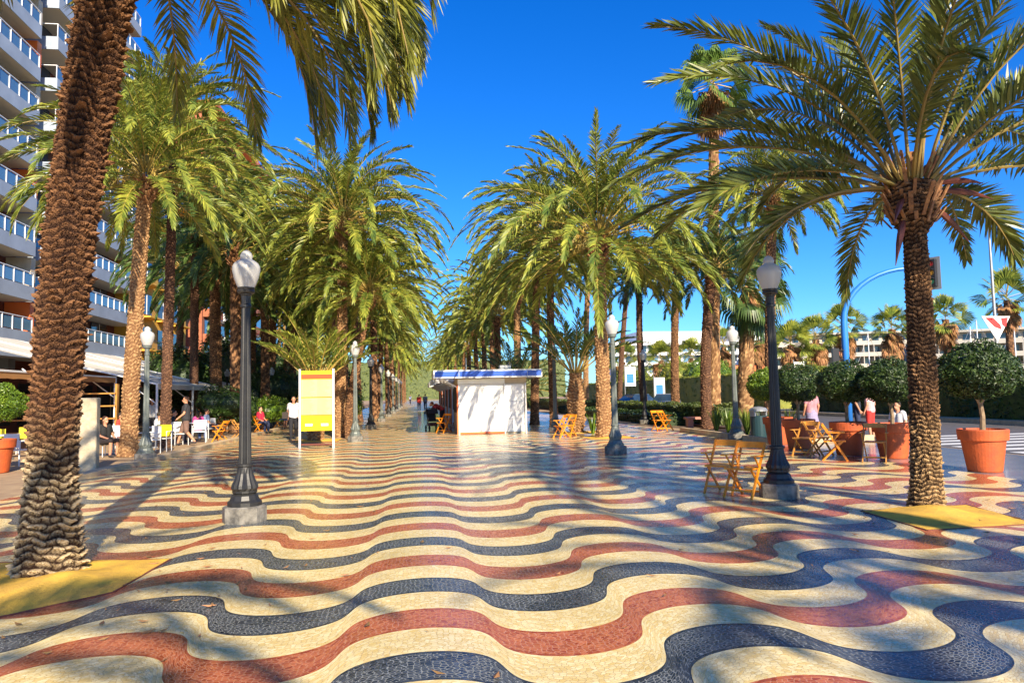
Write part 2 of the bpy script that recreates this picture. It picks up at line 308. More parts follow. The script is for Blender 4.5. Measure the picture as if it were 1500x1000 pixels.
    def build(s, name, mats, parent=None, smooth=False, mesh_only=False):
        V = np.vstack(s.V) if s.V else np.zeros((0, 3))
        Q = np.vstack(s.Q) if s.Q else np.zeros((0, 4), int); T = np.vstack(s.T) if s.T else np.zeros((0, 3), int)
        mi = np.concatenate((s.QM or [np.zeros(0, int)]) + (s.TM or [np.zeros(0, int)])).astype(np.int32)
        me = bpy.data.meshes.new(name); me.vertices.add(len(V)); me.vertices.foreach_set('co', V.astype(np.float32).ravel())
        me.loops.add(Q.size + T.size); me.loops.foreach_set('vertex_index', np.concatenate([Q.ravel(), T.ravel()]).astype(np.int32))
        st = np.concatenate([np.arange(len(Q)) * 4, Q.size + np.arange(len(T)) * 3]).astype(np.int32)
        me.polygons.add(len(st)); me.polygons.foreach_set('loop_start', st)
        me.polygons.foreach_set('material_index', mi)
        me.polygons.foreach_set('use_smooth', np.full(len(st), bool(smooth)))
        for x in (mats if isinstance(mats, (list, tuple)) else [mats]): me.materials.append(x)
        if hasattr(s, 'scar'): at_ = me.attributes.new('scar', 'FLOAT', 'POINT'); at_.data.foreach_set('value', s.scar)
        me.update(calc_edges=True); me.validate()
        if mesh_only: return me
        return link(name, me, parent)
def link(name, me, parent=None, loc=None, rz=None):
    o = bpy.data.objects.new(name, me); COL.objects.link(o)
    if parent is not None: o.parent = parent
    if loc is not None: o.location = loc
    if rz is not None: o.rotation_euler = (0, 0, rz)
    return o
def tag(o, label=None, cat=None, group=None, kind=None):
    if label: o['label'] = label
    if cat: o['category'] = cat
    if group: o['group'] = group
    if kind: o['kind'] = kind
    return o
def thing(name, label, cat, loc=(0, 0, 0), rz=0.0, group=None, scale=1.0):
    o = bpy.data.objects.new(name, None); COL.objects.link(o); o.empty_display_size = 0.3
    o.location = loc; o.rotation_euler = (0, 0, rz); o.scale = (scale,) * 3
    return tag(o, label, cat, group)
def dup(root, loc, rz, label, group=None, scale=None):
    r = root.copy(); COL.objects.link(r); r.location = loc; r.rotation_euler = (0, 0, rz)
    if scale is not None: r.scale = (scale,) * 3
    r['label'] = label
    if group: r['group'] = group
    for ch in list(root.children):
        c = ch.copy(); COL.objects.link(c); c.parent = r
        for g in list(ch.children):
            d = g.copy(); COL.objects.link(d); d.parent = c
    return r
def struct(name, mb, m_, smooth=False):
    o = mb.build(name, m_, None, smooth); o['kind'] = 'structure'; return o

# ------------------------------------------------------------------ ground
def sheet(x0, x1, y0, y1, z): return MB().add([(x0, y0, z), (x1, y0, z), (x1, y1, z), (x0, y1, z)], [[0, 1, 2, 3]])
struct('ground', sheet(-1500, 1500, -300, 3000, -0.012), M_TAN)
XL, XR = -7.35, 10.55
struct('mosaic_promenade', sheet(XL, XR, -30, 260, 0.0), M_MOS)
struct('pavement', sheet(XR, 14.2, -30, 20.6, -0.004), M_GREY)
road = MB(); road.add([(14.35, -30, -0.008), (24, -30, -0.008), (24, 300, -0.008), (14.35, 300, -0.008)], [[0, 1, 2, 3]])
ro = struct('road', road, M_ROAD)
mk = MB()
for i in range(9):
    y = 13.8 + i * 1.0
    mk.add([(14.6, y, -0.004), (22.5, y, -0.004), (22.5, y + 0.5, -0.004), (14.6, y + 0.5, -0.004)], [[0, 1, 2, 3]])
struct('road_markings', mk, M_ROADW)
kb = MB(); kb.bb(14.15, 14.35, -30, 12, -0.01, 0.03); kb.bb(14.15, 14.35, 24, 120, -0.01, 0.05)
struct('road_kerb', kb, M_KERB)
kb = MB(); kb.bb(XL - 0.35, XL, 16.8, 240, -0.01, 0.10)
struct('kerb', kb, M_KERB)
bed = MB(); bed.bb(10.72, 14.1, 21.2, 27.7, -0.01, 0.10)
bed.bb(12.6, 14.1, 27.9, 150, -0.01, 0.12); struct('planting_bed', bed, M_SOIL)
kb = MB(); kb.bb(10.55, 10.72, 20.9, 28.3, -0.01, 0.18); kb.bb(10.72, 14.1, 20.9, 21.15, -0.01, 0.18)
struct('bed_kerb', kb, M_KERB)
med = MB(); med.bb(24, 30, -30, 300, -0.01, 0.18); struct('median', med, M_KERB)
struct('harbour_water', sheet(45, 400, 60, 185, -0.006), M_WATER)
def pit(pts, cx_, cy_):
    n_ = 46; f = np.linspace(0, 1, n_); a, b_, c, d = [np.array(p_) for p_ in pts]; g0 = np.random.default_rng(4)
    U, Vv = np.meshgrid(f, f); Q = (a[None, None] * ((1 - U) * (1 - Vv))[..., None] + b_[None, None] * (U * (1 - Vv))[..., None] + c[None, None] * (U * Vv)[..., None] + d[None, None] * ((1 - U) * Vv)[..., None])
    r_ = np.hypot(Q[..., 0] - cx_, Q[..., 1] - cy_); z = .006 + .012 * (np.sin(Q[..., 0] * 9) * np.sin(Q[..., 1] * 7) * .5 + .5) + .10 * np.exp(-(r_ / .38) ** 2) + g0.random(r_.shape) * .004
    z *= np.minimum(1, np.minimum(np.minimum(U, 1 - U), np.minimum(Vv, 1 - Vv)) * 12 + .5)
    V = np.concatenate([Q, z[..., None]], -1).reshape(-1, 3); i = np.arange(n_ - 1)[:, None] * n_ + np.arange(n_ - 1)[None, :]
    struct('sand_pit', MB().add(V, np.stack([i, i + 1, i + n_ + 1, i + n_], -1).reshape(-1, 4)), M_YSAND, True)
    e_ = MB()
    for k in range(4): e_.bar((*pts[k], .004), (*pts[(k + 1) % 4], .004), .018, .012)
    struct('pit_edging', e_, M_BROWNW)
pit([(-2.65, 8.25), (-4.7, 8.5), (-4.2, 5.5), (-2.72, 6.95)], -3.3, 7.3); pit([(5.98, 9.25), (5.9, 7.85), (7.4, 7.9), (7.65, 9.35)], 6.75, 8.8)
pit([(6.1, 26.9), (6.1, 25.2), (7.8, 25.2), (7.8, 26.9)], 6.9, 26); pit([(-4.7, 30.2), (-4.7, 28.2), (-3.1, 28.2), (-3.1, 30.2)], -3.9, 29); pit([(5.9, 30.5), (5.9, 28.8), (7.6, 28.8), (7.6, 30.5)], 6.7, 29.7)
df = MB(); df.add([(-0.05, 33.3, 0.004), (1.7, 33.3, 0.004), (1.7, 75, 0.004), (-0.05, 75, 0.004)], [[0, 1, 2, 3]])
struct('kiosk_side_strip', df, M_DSTRIP)  # dark glossy strip along the left side of the kiosk line

# ------------------------------------------------------------------ palms
def trunk_mesh(H, rfun, lean, ph, nc, amp, nt_, nz_, rs, sway=0.0, rough=0.01):
    """tapered trunk clad in staggered leaf bases; lean = (dx, dy) of the top"""
    z = np.linspace(0, H, nz_)[:, None]; a = (np.arange(nt_) * 2 * PI / nt_)[None, :]
    col_w = 2 * PI / nc
    zz = z + ph * (0.40 * np.sin(a * 2 + 1.3 + z * 1.7) + 0.22 * np.sin(a * 5 + z * 5.1) + 0.14 * np.sin(a * 9 - z * 11.3 + rs))
    row = np.floor(zz / ph); tt = zz / ph - row
    ua = a / col_w + 0.5 * (row % 2) + 0.45 * (np.abs(np.sin(row * 91.7) * 9171.3) % 1.0) + 0.16 * np.sin(zz / ph * 2.3 + a * 4) + 0.10 * np.sin(zz / ph * 5.9 - a * 7)
    cc = np.floor(ua); ss = (ua - cc) * 2 - 1; cc = cc % nc
    hsh = np.abs(np.sin(row * 12.9898 + cc * 78.233 + rs * 3.1) * 43758.5453) % 1.0
    hsh2 = np.abs(np.sin(row * 39.34 + cc * 11.13 + rs * 7.7) * 24634.63) % 1.0
    shp = np.where(tt < 0.82, 0.15 + 0.85 * (tt / 0.82) ** 1.4, (1 - tt) / 0.18) * (1 - np.abs(ss) ** (4 + 5 * hsh2)) * (1 - 0.6 * np.abs(np.sin(ss * 6 + hsh * 9 + tt * 5)) * hsh2)
    rr_ = np.array([rfun(x) for x in (z[:, 0] / H)])[:, None]
    d = amp * (0.25 + 1.2 * hsh ** 1.3) * shp * np.clip(rr_ / 0.2, 0.5, 1.5)
    g = np.random.default_rng(rs)
    lowf = sum(np.sin(a * k + g.random() * 6 + z * g.uniform(-2.5, 2.5)) * 0.02 / k for k in (2, 3, 5))
    lump = sum(np.sin(a * int(g.integers(4, 17)) + z * g.uniform(-38, 38) + g.random() * 6) for _ in range(9)) / 4.0
    d = d * (1 + 0.35 * lump) + amp * 0.16 * lump + rough * g.standard_normal(d.shape) * 0.5 + lowf * rr_ * 2
    R = rr_ + d
    t_ = z / H; cxx = lean[0] * t_ ** 1.25 + sway * np.sin(t_ * PI) ; cyy = lean[1] * t_
    V = np.stack([cxx + R * np.cos(a), cyy + R * np.sin(a), z + 0 * a], -1).reshape(-1, 3)
    i = np.arange(nz_ - 1)[:, None] * nt_; j = np.arange(nt_)[None, :]; j2 = (j + 1) % nt_
    mb = MB(); mb.add(V, np.stack([i + j, i + j2, i + nt_ + j2, i + nt_ + j], -1).reshape(-1, 4))
    mb.scar = np.clip(shp * (0.55 + 0.9 * hsh), 0, 1.4).ravel().astype(np.float32)  # follows the leaf-base relief: darker in the crevices, paler on raised parts
    return mb

def frond(mb, p0, az, el, L, bend, nl, lw, ll, g, leafm=0, rachm=1, pw=1.25, droop=0.12, vee=28, daz=0.0, twist=0.0, start=0.16, rr=0.022, jit=0.12):
    ns = 22; s = np.linspace(0, 1, ns); e = el - bend * s ** pw; A = az + daz * s ** 1.5
    T = np.stack([np.cos(A) * np.cos(e), np.sin(A) * np.cos(e), np.sin(e)], 1)
    pts = np.vstack([[0, 0, 0], np.cumsum((T[:-1] + T[1:]) / 2 * (L / (ns - 1)), 0)]) + np.array(tuple(p0))
    mb.tube(pts[:: 3 if ns > 10 else 1], np.linspace(rr, rr * 0.2, len(pts[::3])), 5, rachm, cap=False)
    sl = np.repeat(np.linspace(start, 1.0, nl), 2) + g.uniform(-0.004, 0.004, nl * 2); sl = np.clip(sl, 0, 1); side = np.tile([1.0, -1.0], nl)
    base = np.stack([np.interp(sl, s, pts[:, k]) for k in range(3)], 1)
    Tl = np.stack([np.interp(sl, s, T[:, k]) for k in range(3)], 1); Tl /= np.linalg.norm(Tl, axis=1)[:, None]
    Al = az + daz * sl ** 1.5
    S = np.stack([-np.sin(Al), np.cos(Al), 0 * Al], 1); Nn = np.cross(S, Tl); Nn *= np.sign(Nn[:, 2:3] + 1e-6) if False else 1
    Nn = np.cross(Tl, S); ct, st_ = math.cos(twist), math.sin(twist)
    S, Nn = S * ct + Nn * st_, Nn * ct - S * st_
    ang = np.interp(sl, [start, 0.5, 1], [rad(62), rad(48), rad(16)]) + g.normal(0, jit * 0.6, len(sl))
    v = np.interp(sl, [start, 1], [rad(vee + 14), rad(vee - 8)]) + g.normal(0, jit * 2.0, len(sl))
    D = Tl * np.cos(ang)[:, None] + (S * side[:, None] * np.cos(v)[:, None] + Nn * np.sin(v)[:, None]) * np.sin(ang)[:, None]
    ln = ll * np.interp(sl, [start, start + .12, 0.45, 0.8, 1], [0.35, 0.75, 1, 0.8, 0.42]) * g.uniform(0.85, 1.12, len(sl))
    Wd = Tl - D * (Tl * D).sum(1)[:, None]; Wd /= np.linalg.norm(Wd, axis=1)[:, None] + 1e-9
    rt_ = g.normal(0, 0.45, len(sl)); Cr = np.cross(D, Wd); Wd = Wd * np.cos(rt_)[:, None] + Cr * np.sin(rt_)[:, None]
    gz = np.array([0, 0, -1.0])
    mid = base + D * (ln * 0.5)[:, None] + gz * (ln * droop * 0.22)[:, None]
    tip = base + D * (ln * (1 - droop * 0.35))[:, None] + gz * (ln * droop)[:, None]
    hw = (lw / 2 * g.uniform(0.8, 1.15, len(sl)))[:, None]
    V = np.stack([base - Wd * hw * 0.6, base + Wd * hw * 0.6, mid + Wd * hw, mid - Wd * hw, tip], 1).reshape(-1, 3)
    k = np.arange(len(sl))[:, None] * 5
    mb.add(V, k + np.array([[0, 1, 2, 3]]), k + np.array([[3, 2, 4]]), leafm)

def crown_mb(seed, n=52, L=4.6, nl=64, lw=0.046, ll=0.56, elmin=-20, elmax=84, droop=0.2, stubs=40, br_=0.28, dates=6):
    g = np.random.default_rng(seed); mb = MB()
    for i in range(n):
        f = (i + 0.5) / n; az = i * 2.39996 + g.normal(0, 0.15)
        el = rad(elmin + (elmax - elmin) * f ** 0.85) + g.normal(0, 0.09)
        Lf = L * (0.80 + 0.25 * math.sin(PI * min(1, f * 1.1))) * g.uniform(0.88, 1.08)
        bend = rad(np.interp(f, [0, 0.35, 0.75, 1], [42, 88, 90, 50])) * g.uniform(0.85, 1.2)
        r0 = br_ * (1 - f) ** 0.6
        frond(mb, (math.cos(az) * r0, math.sin(az) * r0, 0.55 * f - 0.1), az, el, Lf, bend, nl, lw, ll, g, droop=droop, daz=g.normal(0, 0.12), twist=g.normal(0, 0.25), pw=1.3)
    for i in range(stubs):
        az = i * 2.39996; f = i / max(1, stubs); zc = -0.75 + 0.85 * f; rr_ = br_ * (0.8 + 0.45 * f)
        d = Vector((math.cos(az), math.sin(az), 1.1)); a = Vector((math.cos(az) * rr_, math.sin(az) * rr_, zc))
        mb.bar(a - d * 0.05, a + d * g.uniform(0.08, 0.16), 0.09, 0.045, m=2)
    for i in range(dates):
        az = g.uniform(0, 2 * PI); pts = [Vector((math.cos(az), math.sin(az), 0)) * (0.2 + 0.75 * s) + Vector((0, 0, 0.35 + 0.45 * math.sin(s * 2.4) - 0.75 * s * s)) for s in np.linspace(0, 1, 7)]
        mb.tube(pts, 0.018, 5, 1)
        for k in range(16):
            e_ = pts[-1] + Vector(g.normal(0, 0.11, 3)); mb.bar(pts[-2], e_ - Vector((0, 0, g.uniform(0.1, 0.35))), 0.012, 0.012, m=1)
    return mb
CROWNS = [crown_mb(11 + i, n=[92, 80, 98, 78][i], L=[4.6, 4.2, 4.9, 4.0][i]).build('crown', [M_LEAF, M_RACH, M_STUB], mesh_only=True) for i in range(4)]
CROWNSH = crown_mb(29, n=26, L=4.4, dates=0, stubs=10, lw=.06).build('crown', [M_LEAF, M_RACH, M_STUB], mesh_only=True)
M_HOTEL = mat('hotel_cream', (0.50, 0.45, 0.37), 0.8, (0.42, 0.38, 0.31), .4)
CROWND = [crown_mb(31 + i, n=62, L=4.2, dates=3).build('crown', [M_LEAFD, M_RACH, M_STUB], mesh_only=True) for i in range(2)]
CROWNF = [crown_mb(41 + i, n=62, L=4.6, nl=30, lw=0.105, stubs=14, dates=0).build('crown', [M_LEAF, M_RACH, M_STUB], mesh_only=True) for i in range(3)]

def palm(base, top, r0, r1, crown, label, group, name='date_palm', barkm=None, cs=1.0, seed=1, detail=1, boss=1.25, sway=0.0, cz=None):
    base = Vector(base); top = Vector(top); H = top.z
    t_ = thing(name, label, 'palm tree', (base.x, base.y, 0), 0, group)
    rf = lambda x: (r1 + (r0 - r1) * (1 - x) ** 1.5) * (1 + 0.28 * math.exp(-x * H / 0.28)) * (1 + (boss - 1) * math.exp(-((1 - x) * H / 0.45) ** 2))
    nt_, nz_ = (56, int(H * 28)) if detail == 1 else ((32, int(H * 12)) if detail == 0 else (176, int(H * 85)))
    ph = 0.11 if detail < 2 else 0.085
    tm = trunk_mesh(H, rf, (top.x - base.x, top.y - base.y), ph, 15, 0.035, nt_, nz_, seed, sway, 0.006)
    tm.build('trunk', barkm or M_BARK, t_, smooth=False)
    if crown is not None:
        c = link('crown', crown, t_, (top.x - base.x, top.y - base.y, H - 0.05), seed * 1.7); c.scale = (cs,) * 3
    return t_

def pp(bx, by, tx, ty):
    b_ = G(bx, by); return b_, P(tx, ty, depth_of(b_))

# near left palm, crown above the frame
GL, GR = 'date palms along the left side of the promenade', 'date palms along the right side of the promenade'
b_, tp_ = pp(74, 838, 184, -150)
L1 = thing('date_palm', 'huge rough date palm leaning right at the left edge, nearest trunk in its yellow pit', 'palm tree', (b_.x, b_.y, 0), 0, GL)
rf = lambda x: (0.190 + 0.035 * x) + 0.10 * math.exp(-(x / 0.07) ** 2) + 0.02 * math.exp(-((x - .1) / 0.05) ** 2)
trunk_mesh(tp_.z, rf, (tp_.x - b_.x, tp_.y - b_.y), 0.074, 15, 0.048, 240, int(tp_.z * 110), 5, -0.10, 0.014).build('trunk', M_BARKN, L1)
g = np.random.default_rng(5)
cm = MB()
def near_frond(mb, c, az, el, L, bend, leafm=0, n=105, droop=0.20, lw=0.027, ll=0.52, **kw):
    az, el, bend = rad(az), rad(el), rad(bend)
    frond(mb, (c[0] + math.cos(az) * 0.2, c[1] + math.sin(az) * 0.2, c[2]), az, el, L, bend, n, lw, ll, g, droop=droop, leafm=leafm, rr=0.028, **kw)
tc_ = (tp_.x - b_.x, tp_.y - b_.y, tp_.z)
for az, el, L, bd in [(-8, 12, 4.3, 98), (2, 22, 4.4, 112), (10, 4, 4.2, 92), (18, 18, 4.4, 104), (26, 30, 4.4, 118), (32, 8, 4.2, 96), (40, 22, 4.3, 108), (-16, 24, 4.1, 112), (5, 16, 4.3, 104), (14, 10, 4.2, 100), (21, 26, 4.4, 112), (-2, 0, 4.0, 90), (28, 16, 4.3, 102), (-12, 4, 4.0, 92), (35, 38, 4.4, 120), (1, 50, 4.6, 134), (44, 2, 3.9, 90), (-24, 8, 3.7, 95), (-4, 34, 4.6, 124), (14, 38, 4.6, 126), (48, 12, 4.0, 98), (22, -8, 3.8, 78), (6, -12, 3.7, 72),
                     (-38, 0, 3.6, 86), (-52, 6, 3.6, 92), (-34, 24, 3.9, 110), (60, 25, 4.0, 108), (75, 10, 3.8, 96), (95, 25, 3.8, 108), (120, 15, 3.8, 98), (36, -4, 3.7, 82), (-10, 44, 4.6, 130), (29, 44, 4.7, 130),
                     (150, 12, 4.0, 98), (163, 2, 3.9, 88), (172, 22, 4.1, 108), (182, 8, 4.0, 92), (192, 28, 4.2, 115), (203, 12, 4.0, 98), (215, 26, 4.0, 108), (140, 30, 4.1, 112), (232, 15, 3.8, 100), (250, 28, 3.8, 108), (276, 18, 3.6, 100), (300, 28, 3.8, 108), (168, 36, 4.4, 120), (188, -6, 3.7, 80)]:
    near_frond(cm, tc_, az, el, L * .84, bd, daz=g.normal(0, 0.15), twist=g.normal(0, 0.5), pw=1.15)
for i in range(24): near_frond(cm, tc_, i * 137.5, 50 + i * 1.5, 3.8, 60, n=60)
cm.build('crown', [M_LEAFL, M_RACHN], L1)

# near right palm
b_, tp_ = pp(1357, 742, 1335, 285)
R0 = thing('date_palm', 'near right date palm with full dark crown, trunk in a yellow sand pit', 'palm tree', (b_.x, b_.y, 0), 0, GR)
H = tp_.z + 0.15
rf = lambda x: (0.19 - 0.05 * min(1, x / 0.8)) * (1 + 0.30 * math.exp(-x * H / 0.16)) * (1 + 1.25 * max(0, min(1, (x - 0.84) / 0.07)) * (1 if x < 0.95 else 1 - (x - 0.95) * 4))
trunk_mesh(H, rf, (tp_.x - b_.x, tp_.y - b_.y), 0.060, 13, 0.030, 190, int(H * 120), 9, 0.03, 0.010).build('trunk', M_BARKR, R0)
cm = MB(); tc_ = (tp_.x - b_.x, tp_.y - b_.y, tp_.z + 0.1)
# camera right is about +X here; fronds listed by azimuth (0 = right, 180 = left, 90 = away)
for az, el, L, bd in [(176, 62, 4.3, 62), (168, 38, 4.2, 58), (184, 24, 4.3, 55), (195, 10, 3.7, 45), (160, 18, 3.9, 50), (205, 45, 4.0, 70), (150, 50, 3.9, 70), (172, 4, 2.6, 62), (140, 30, 3.8, 75), (188, 50, 4.0, 66),
                      (120, 62, 3.9, 60), (100, 45, 3.8, 80), (80, 60, 3.9, 62), (60, 40, 3.8, 75), (90, 78, 3.8, 40), (230, 74, 3.6, 35), (268, 80, 3.6, 30), (290, 72, 3.7, 42), (320, 66, 3.8, 50), (250, 60, 3.7, 60), (212, 66, 3.8, 50),
                      (0, 58, 4.0, 60), (-14, 42, 4.0, 60), (10, 28, 3.9, 60), (24, 48, 3.9, 66), (-8, 20, 3.6, 55), (-26, 55, 3.9, 60), (38, 22, 3.6, 70), (350, 70, 3.9, 50), (5, 2, 1.9, 75), (300, 45, 3.7, 70), (240, 40, 3.7, 78), (110, 20, 3.5, 80), (75, 15, 3.4, 80), (130, 78, 3.7, 40), (30, 76, 3.8, 44)]:
    near_frond(cm, tc_, az, el, L, bd, droop=0.10, n=105, ll=0.55, lw=0.036, daz=g.normal(0, 0.1), twist=g.normal(0, 0.35), pw=1.2, vee=24, start=0.2)
for i in range(110):
    az = i * 2.39996; f = i / 110; a = Vector((tc_[0] + math.cos(az) * (0.27 - 0.1 * f), tc_[1] + math.sin(az) * (0.27 - 0.1 * f), tc_[2] - 0.55 + 0.75 * f)); d = Vector((math.cos(az) * 0.55, math.sin(az) * 0.55, 1))
    cm.bar(a, a + d * g.uniform(0.10, 0.38) + Vector((g.normal(0, .03), g.normal(0, .03), 0)), g.uniform(.025, .065), 0.02, m=2)
cm.build('crown', [M_LEAFN, M_RACHN, M_STUB], R0)
sp = MB()
for az, el, L in [(-5, 8, 0.95), (8, -22, 0.8), (-22, 20, 0.7), (15, 35, 0.6), (200, -60, 0.5), (170, -70, 0.55), (215, -20, .5)]:
    a = Vector((tc_[0], tc_[1], tc_[2] - 0.1)); d = Vector((math.cos(rad(az)) * math.cos(rad(el)), math.sin(rad(az)) * math.cos(rad(el)), math.sin(rad(el))))
    pts = [a + d * (0.25 + L * s) + Vector((0, 0, -0.25 * s * s)) for s in np.linspace(0, 1, 7)]
    sp.tube(pts, [0.012, 0.02, 0.035, 0.045, 0.038, 0.02, 0.004], 6)
sp.build('spathe', M_SPATHE, R0)

# palms of the two inner rows and the outer rows, each where its trunk stands in the photo
PL = [ # bx, by, tx, ty, r0, r1, crown, scale, bark, label
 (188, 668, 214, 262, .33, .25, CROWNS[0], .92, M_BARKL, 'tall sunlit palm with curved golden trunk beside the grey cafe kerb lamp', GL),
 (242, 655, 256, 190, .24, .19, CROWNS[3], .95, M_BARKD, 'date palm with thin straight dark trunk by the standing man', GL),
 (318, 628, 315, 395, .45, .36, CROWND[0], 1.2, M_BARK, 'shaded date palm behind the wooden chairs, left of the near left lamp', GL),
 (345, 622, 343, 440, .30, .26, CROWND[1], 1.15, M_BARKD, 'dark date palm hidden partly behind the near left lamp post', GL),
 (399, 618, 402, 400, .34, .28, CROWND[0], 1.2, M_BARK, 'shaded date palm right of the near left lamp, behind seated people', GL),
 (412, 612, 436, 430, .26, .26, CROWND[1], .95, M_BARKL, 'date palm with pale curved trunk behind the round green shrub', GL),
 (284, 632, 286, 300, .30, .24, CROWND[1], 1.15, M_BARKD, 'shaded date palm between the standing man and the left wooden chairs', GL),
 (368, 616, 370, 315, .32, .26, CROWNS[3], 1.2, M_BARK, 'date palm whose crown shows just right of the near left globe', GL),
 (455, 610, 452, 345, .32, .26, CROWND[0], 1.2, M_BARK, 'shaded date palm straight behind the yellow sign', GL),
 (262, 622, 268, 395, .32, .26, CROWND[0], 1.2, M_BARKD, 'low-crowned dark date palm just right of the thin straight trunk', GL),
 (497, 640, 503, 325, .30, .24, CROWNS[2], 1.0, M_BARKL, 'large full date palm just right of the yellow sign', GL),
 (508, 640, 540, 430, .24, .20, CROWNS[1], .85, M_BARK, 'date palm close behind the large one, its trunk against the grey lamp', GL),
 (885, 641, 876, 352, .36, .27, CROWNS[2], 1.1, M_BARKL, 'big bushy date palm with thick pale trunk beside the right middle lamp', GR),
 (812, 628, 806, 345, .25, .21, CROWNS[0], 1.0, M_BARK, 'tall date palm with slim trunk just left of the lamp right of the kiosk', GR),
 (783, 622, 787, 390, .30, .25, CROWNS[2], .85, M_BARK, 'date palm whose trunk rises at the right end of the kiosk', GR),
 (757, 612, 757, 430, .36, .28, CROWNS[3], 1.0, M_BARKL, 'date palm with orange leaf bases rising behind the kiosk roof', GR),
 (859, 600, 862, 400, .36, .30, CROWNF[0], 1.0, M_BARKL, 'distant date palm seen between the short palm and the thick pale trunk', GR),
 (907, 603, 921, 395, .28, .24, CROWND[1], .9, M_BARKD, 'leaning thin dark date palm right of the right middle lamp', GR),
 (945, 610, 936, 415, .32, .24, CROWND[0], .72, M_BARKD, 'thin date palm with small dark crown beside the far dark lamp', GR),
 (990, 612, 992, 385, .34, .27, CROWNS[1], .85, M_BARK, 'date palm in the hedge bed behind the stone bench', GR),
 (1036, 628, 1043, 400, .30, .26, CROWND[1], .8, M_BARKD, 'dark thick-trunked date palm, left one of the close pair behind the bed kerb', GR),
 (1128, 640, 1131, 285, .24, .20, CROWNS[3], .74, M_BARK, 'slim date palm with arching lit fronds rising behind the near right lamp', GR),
]
for i, (bx, by, tx, ty, r0, r1, cr_, cs, bk, lb, gp) in enumerate(PL):
    b_, t_ = pp(bx, by, tx, ty)
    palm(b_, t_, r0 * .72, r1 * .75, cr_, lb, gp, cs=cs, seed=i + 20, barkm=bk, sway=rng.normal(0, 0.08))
ORD = ['first', 'second', 'third', 'fourth', 'fifth', 'sixth', 'seventh', 'eighth', 'ninth', 'tenth', 'eleventh', 'twelfth', 'thirteenth', 'fourteenth']
def row(xs, ys, hh, crowns, text, gp):
    for i, y in enumerate(ys):
        x = xs + rng.normal(0, 0.25); h = hh + rng.normal(0, 0.55)
        palm((x, y, 0), (x + rng.normal(0, 0.3), y, h), .28, .22, crowns[i % len(crowns)], ORD[i] + ' ' + text, gp, cs=rng.uniform(1.08, 1.25), seed=60 + i + int(abs(xs) * 10), detail=0)
row(-3.7, [36.5, 43, 50, 57, 65, 74, 84, 96, 110, 126, 145, 168, 195], 9.0, CROWNS[:2] + CROWNF, 'date palm beyond the yellow sign in the receding row beside the left lamps', GL)
row(-9.5, [38, 47, 56, 66, 78, 92], 9.0, [CROWND[0], CROWNF[1], CROWNF[2]], 'date palm in the outer left row beyond the cafe awnings', GL)
row(6.6, [55, 63, 72, 82, 94, 108, 124, 142, 165, 190], 8.8, CROWNF + CROWNS[:1], 'date palm beyond the kiosks in the receding right row', GR)
# palms beside and behind the camera whose shadows fall across the mosaic
for k, (x, y, h, lb, gp) in enumerate([(9.3, -4.0, 10.4, 'tall date palm outside the frame beside the street, first behind the near right one', GR), (9.9, -9.5, 13.5, 'tallest date palm outside the frame beside the street', GR), (-0.2, -9.2, 8.0, 'date palm outside the frame behind the near left trunk', GL), (8.4, -11.5, 9.2, 'date palm outside the frame, second behind the near right one', GR)]):
    palm((x, y, 0), (x, y, h), .26, .2, CROWNSH, lb, gp, seed=90 + k, detail=0, cs=.8)

# young low palms: a short stump and upright feathery fronds
def young(base, h, L, r, n, seed, label, lf, elmin=48):
    t_ = thing('young_date_palm', label, 'palm tree', (base.x, base.y, 0), 0, 'young low date palms')
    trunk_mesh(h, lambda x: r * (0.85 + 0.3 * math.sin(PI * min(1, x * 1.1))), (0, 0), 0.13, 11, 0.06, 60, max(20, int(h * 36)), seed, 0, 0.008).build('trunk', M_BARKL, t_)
    mb = MB(); g2 = np.random.default_rng(seed)
    for i in range(n):
        az = i * 2.39996; f = i / n; el = rad(elmin + (86 - elmin) * f)
        frond(mb, (math.cos(az) * .12, math.sin(az) * .12, h - .1), az, el, L * g2.uniform(.85, 1.1), rad(48) * g2.uniform(.7, 1.3), 40, .05, .55, g2, droop=.15, start=.28, rr=.035)
    mb.build('crown', [lf, M_RACH], t_); return t_
young(G(463, 646), 2.2, 3.1, .30, 26, 3, 'young palm with fresh bright fronds spreading just above the yellow sign', M_LEAF)
young(G(845, 634), 2.5, 3.2, .30, 24, 4, 'short palm with upright fronds left of the thick pale trunk', M_LEAFD, 45)
b_ = Vector((6.1, 45.0, 0)); young(b_, 2.0, 4.0, .3, 34, 6, 'low dark bushy palm spreading just above the kiosk roof', M_LEAFD, 5)

# fan palms
def fan_leaf(mb, p, az, el, pet, R, g2, m=0, nseg=20, span=150, droop=0.5, rm=1):
    d = Vector((math.cos(az) * math.cos(el), math.sin(az) * math.cos(el), math.sin(el))); c = Vector(p) + d * pet + Vector((0, 0, -0.12 * pet))
    mb.bar(p, c, 0.03, 0.02, m=rm)
    S = Vector((-math.sin(az), math.cos(az), 0)); tl = rad(g2.uniform(-60, 60)); Nn = d.cross(S); S = S * math.cos(tl) + Nn * math.sin(tl)
    for i in range(nseg):
        a = rad(-span / 2 + span * i / (nseg - 1)); u = d * math.cos(a) + S * math.sin(a); l = R * (0.78 + 0.22 * math.cos(a)) * g2.uniform(.9, 1.08)
        Wv = (S * math.cos(a) - d * math.sin(a)); w1 = R * rad(span / nseg) * 0.34; up_ = Nn * (0.05 * R * (1 if i % 2 else -1))
        mid = c + u * l * .6 + up_ * .3; tip = c + u * l * (1 - .2 * droop) + Vector((0, 0, -droop * l * .42))
        mb.add([tuple(c), tuple(mid + Wv * w1), tuple(tip), tuple(mid - Wv * w1)], [[0, 1, 2, 3]], m=m)
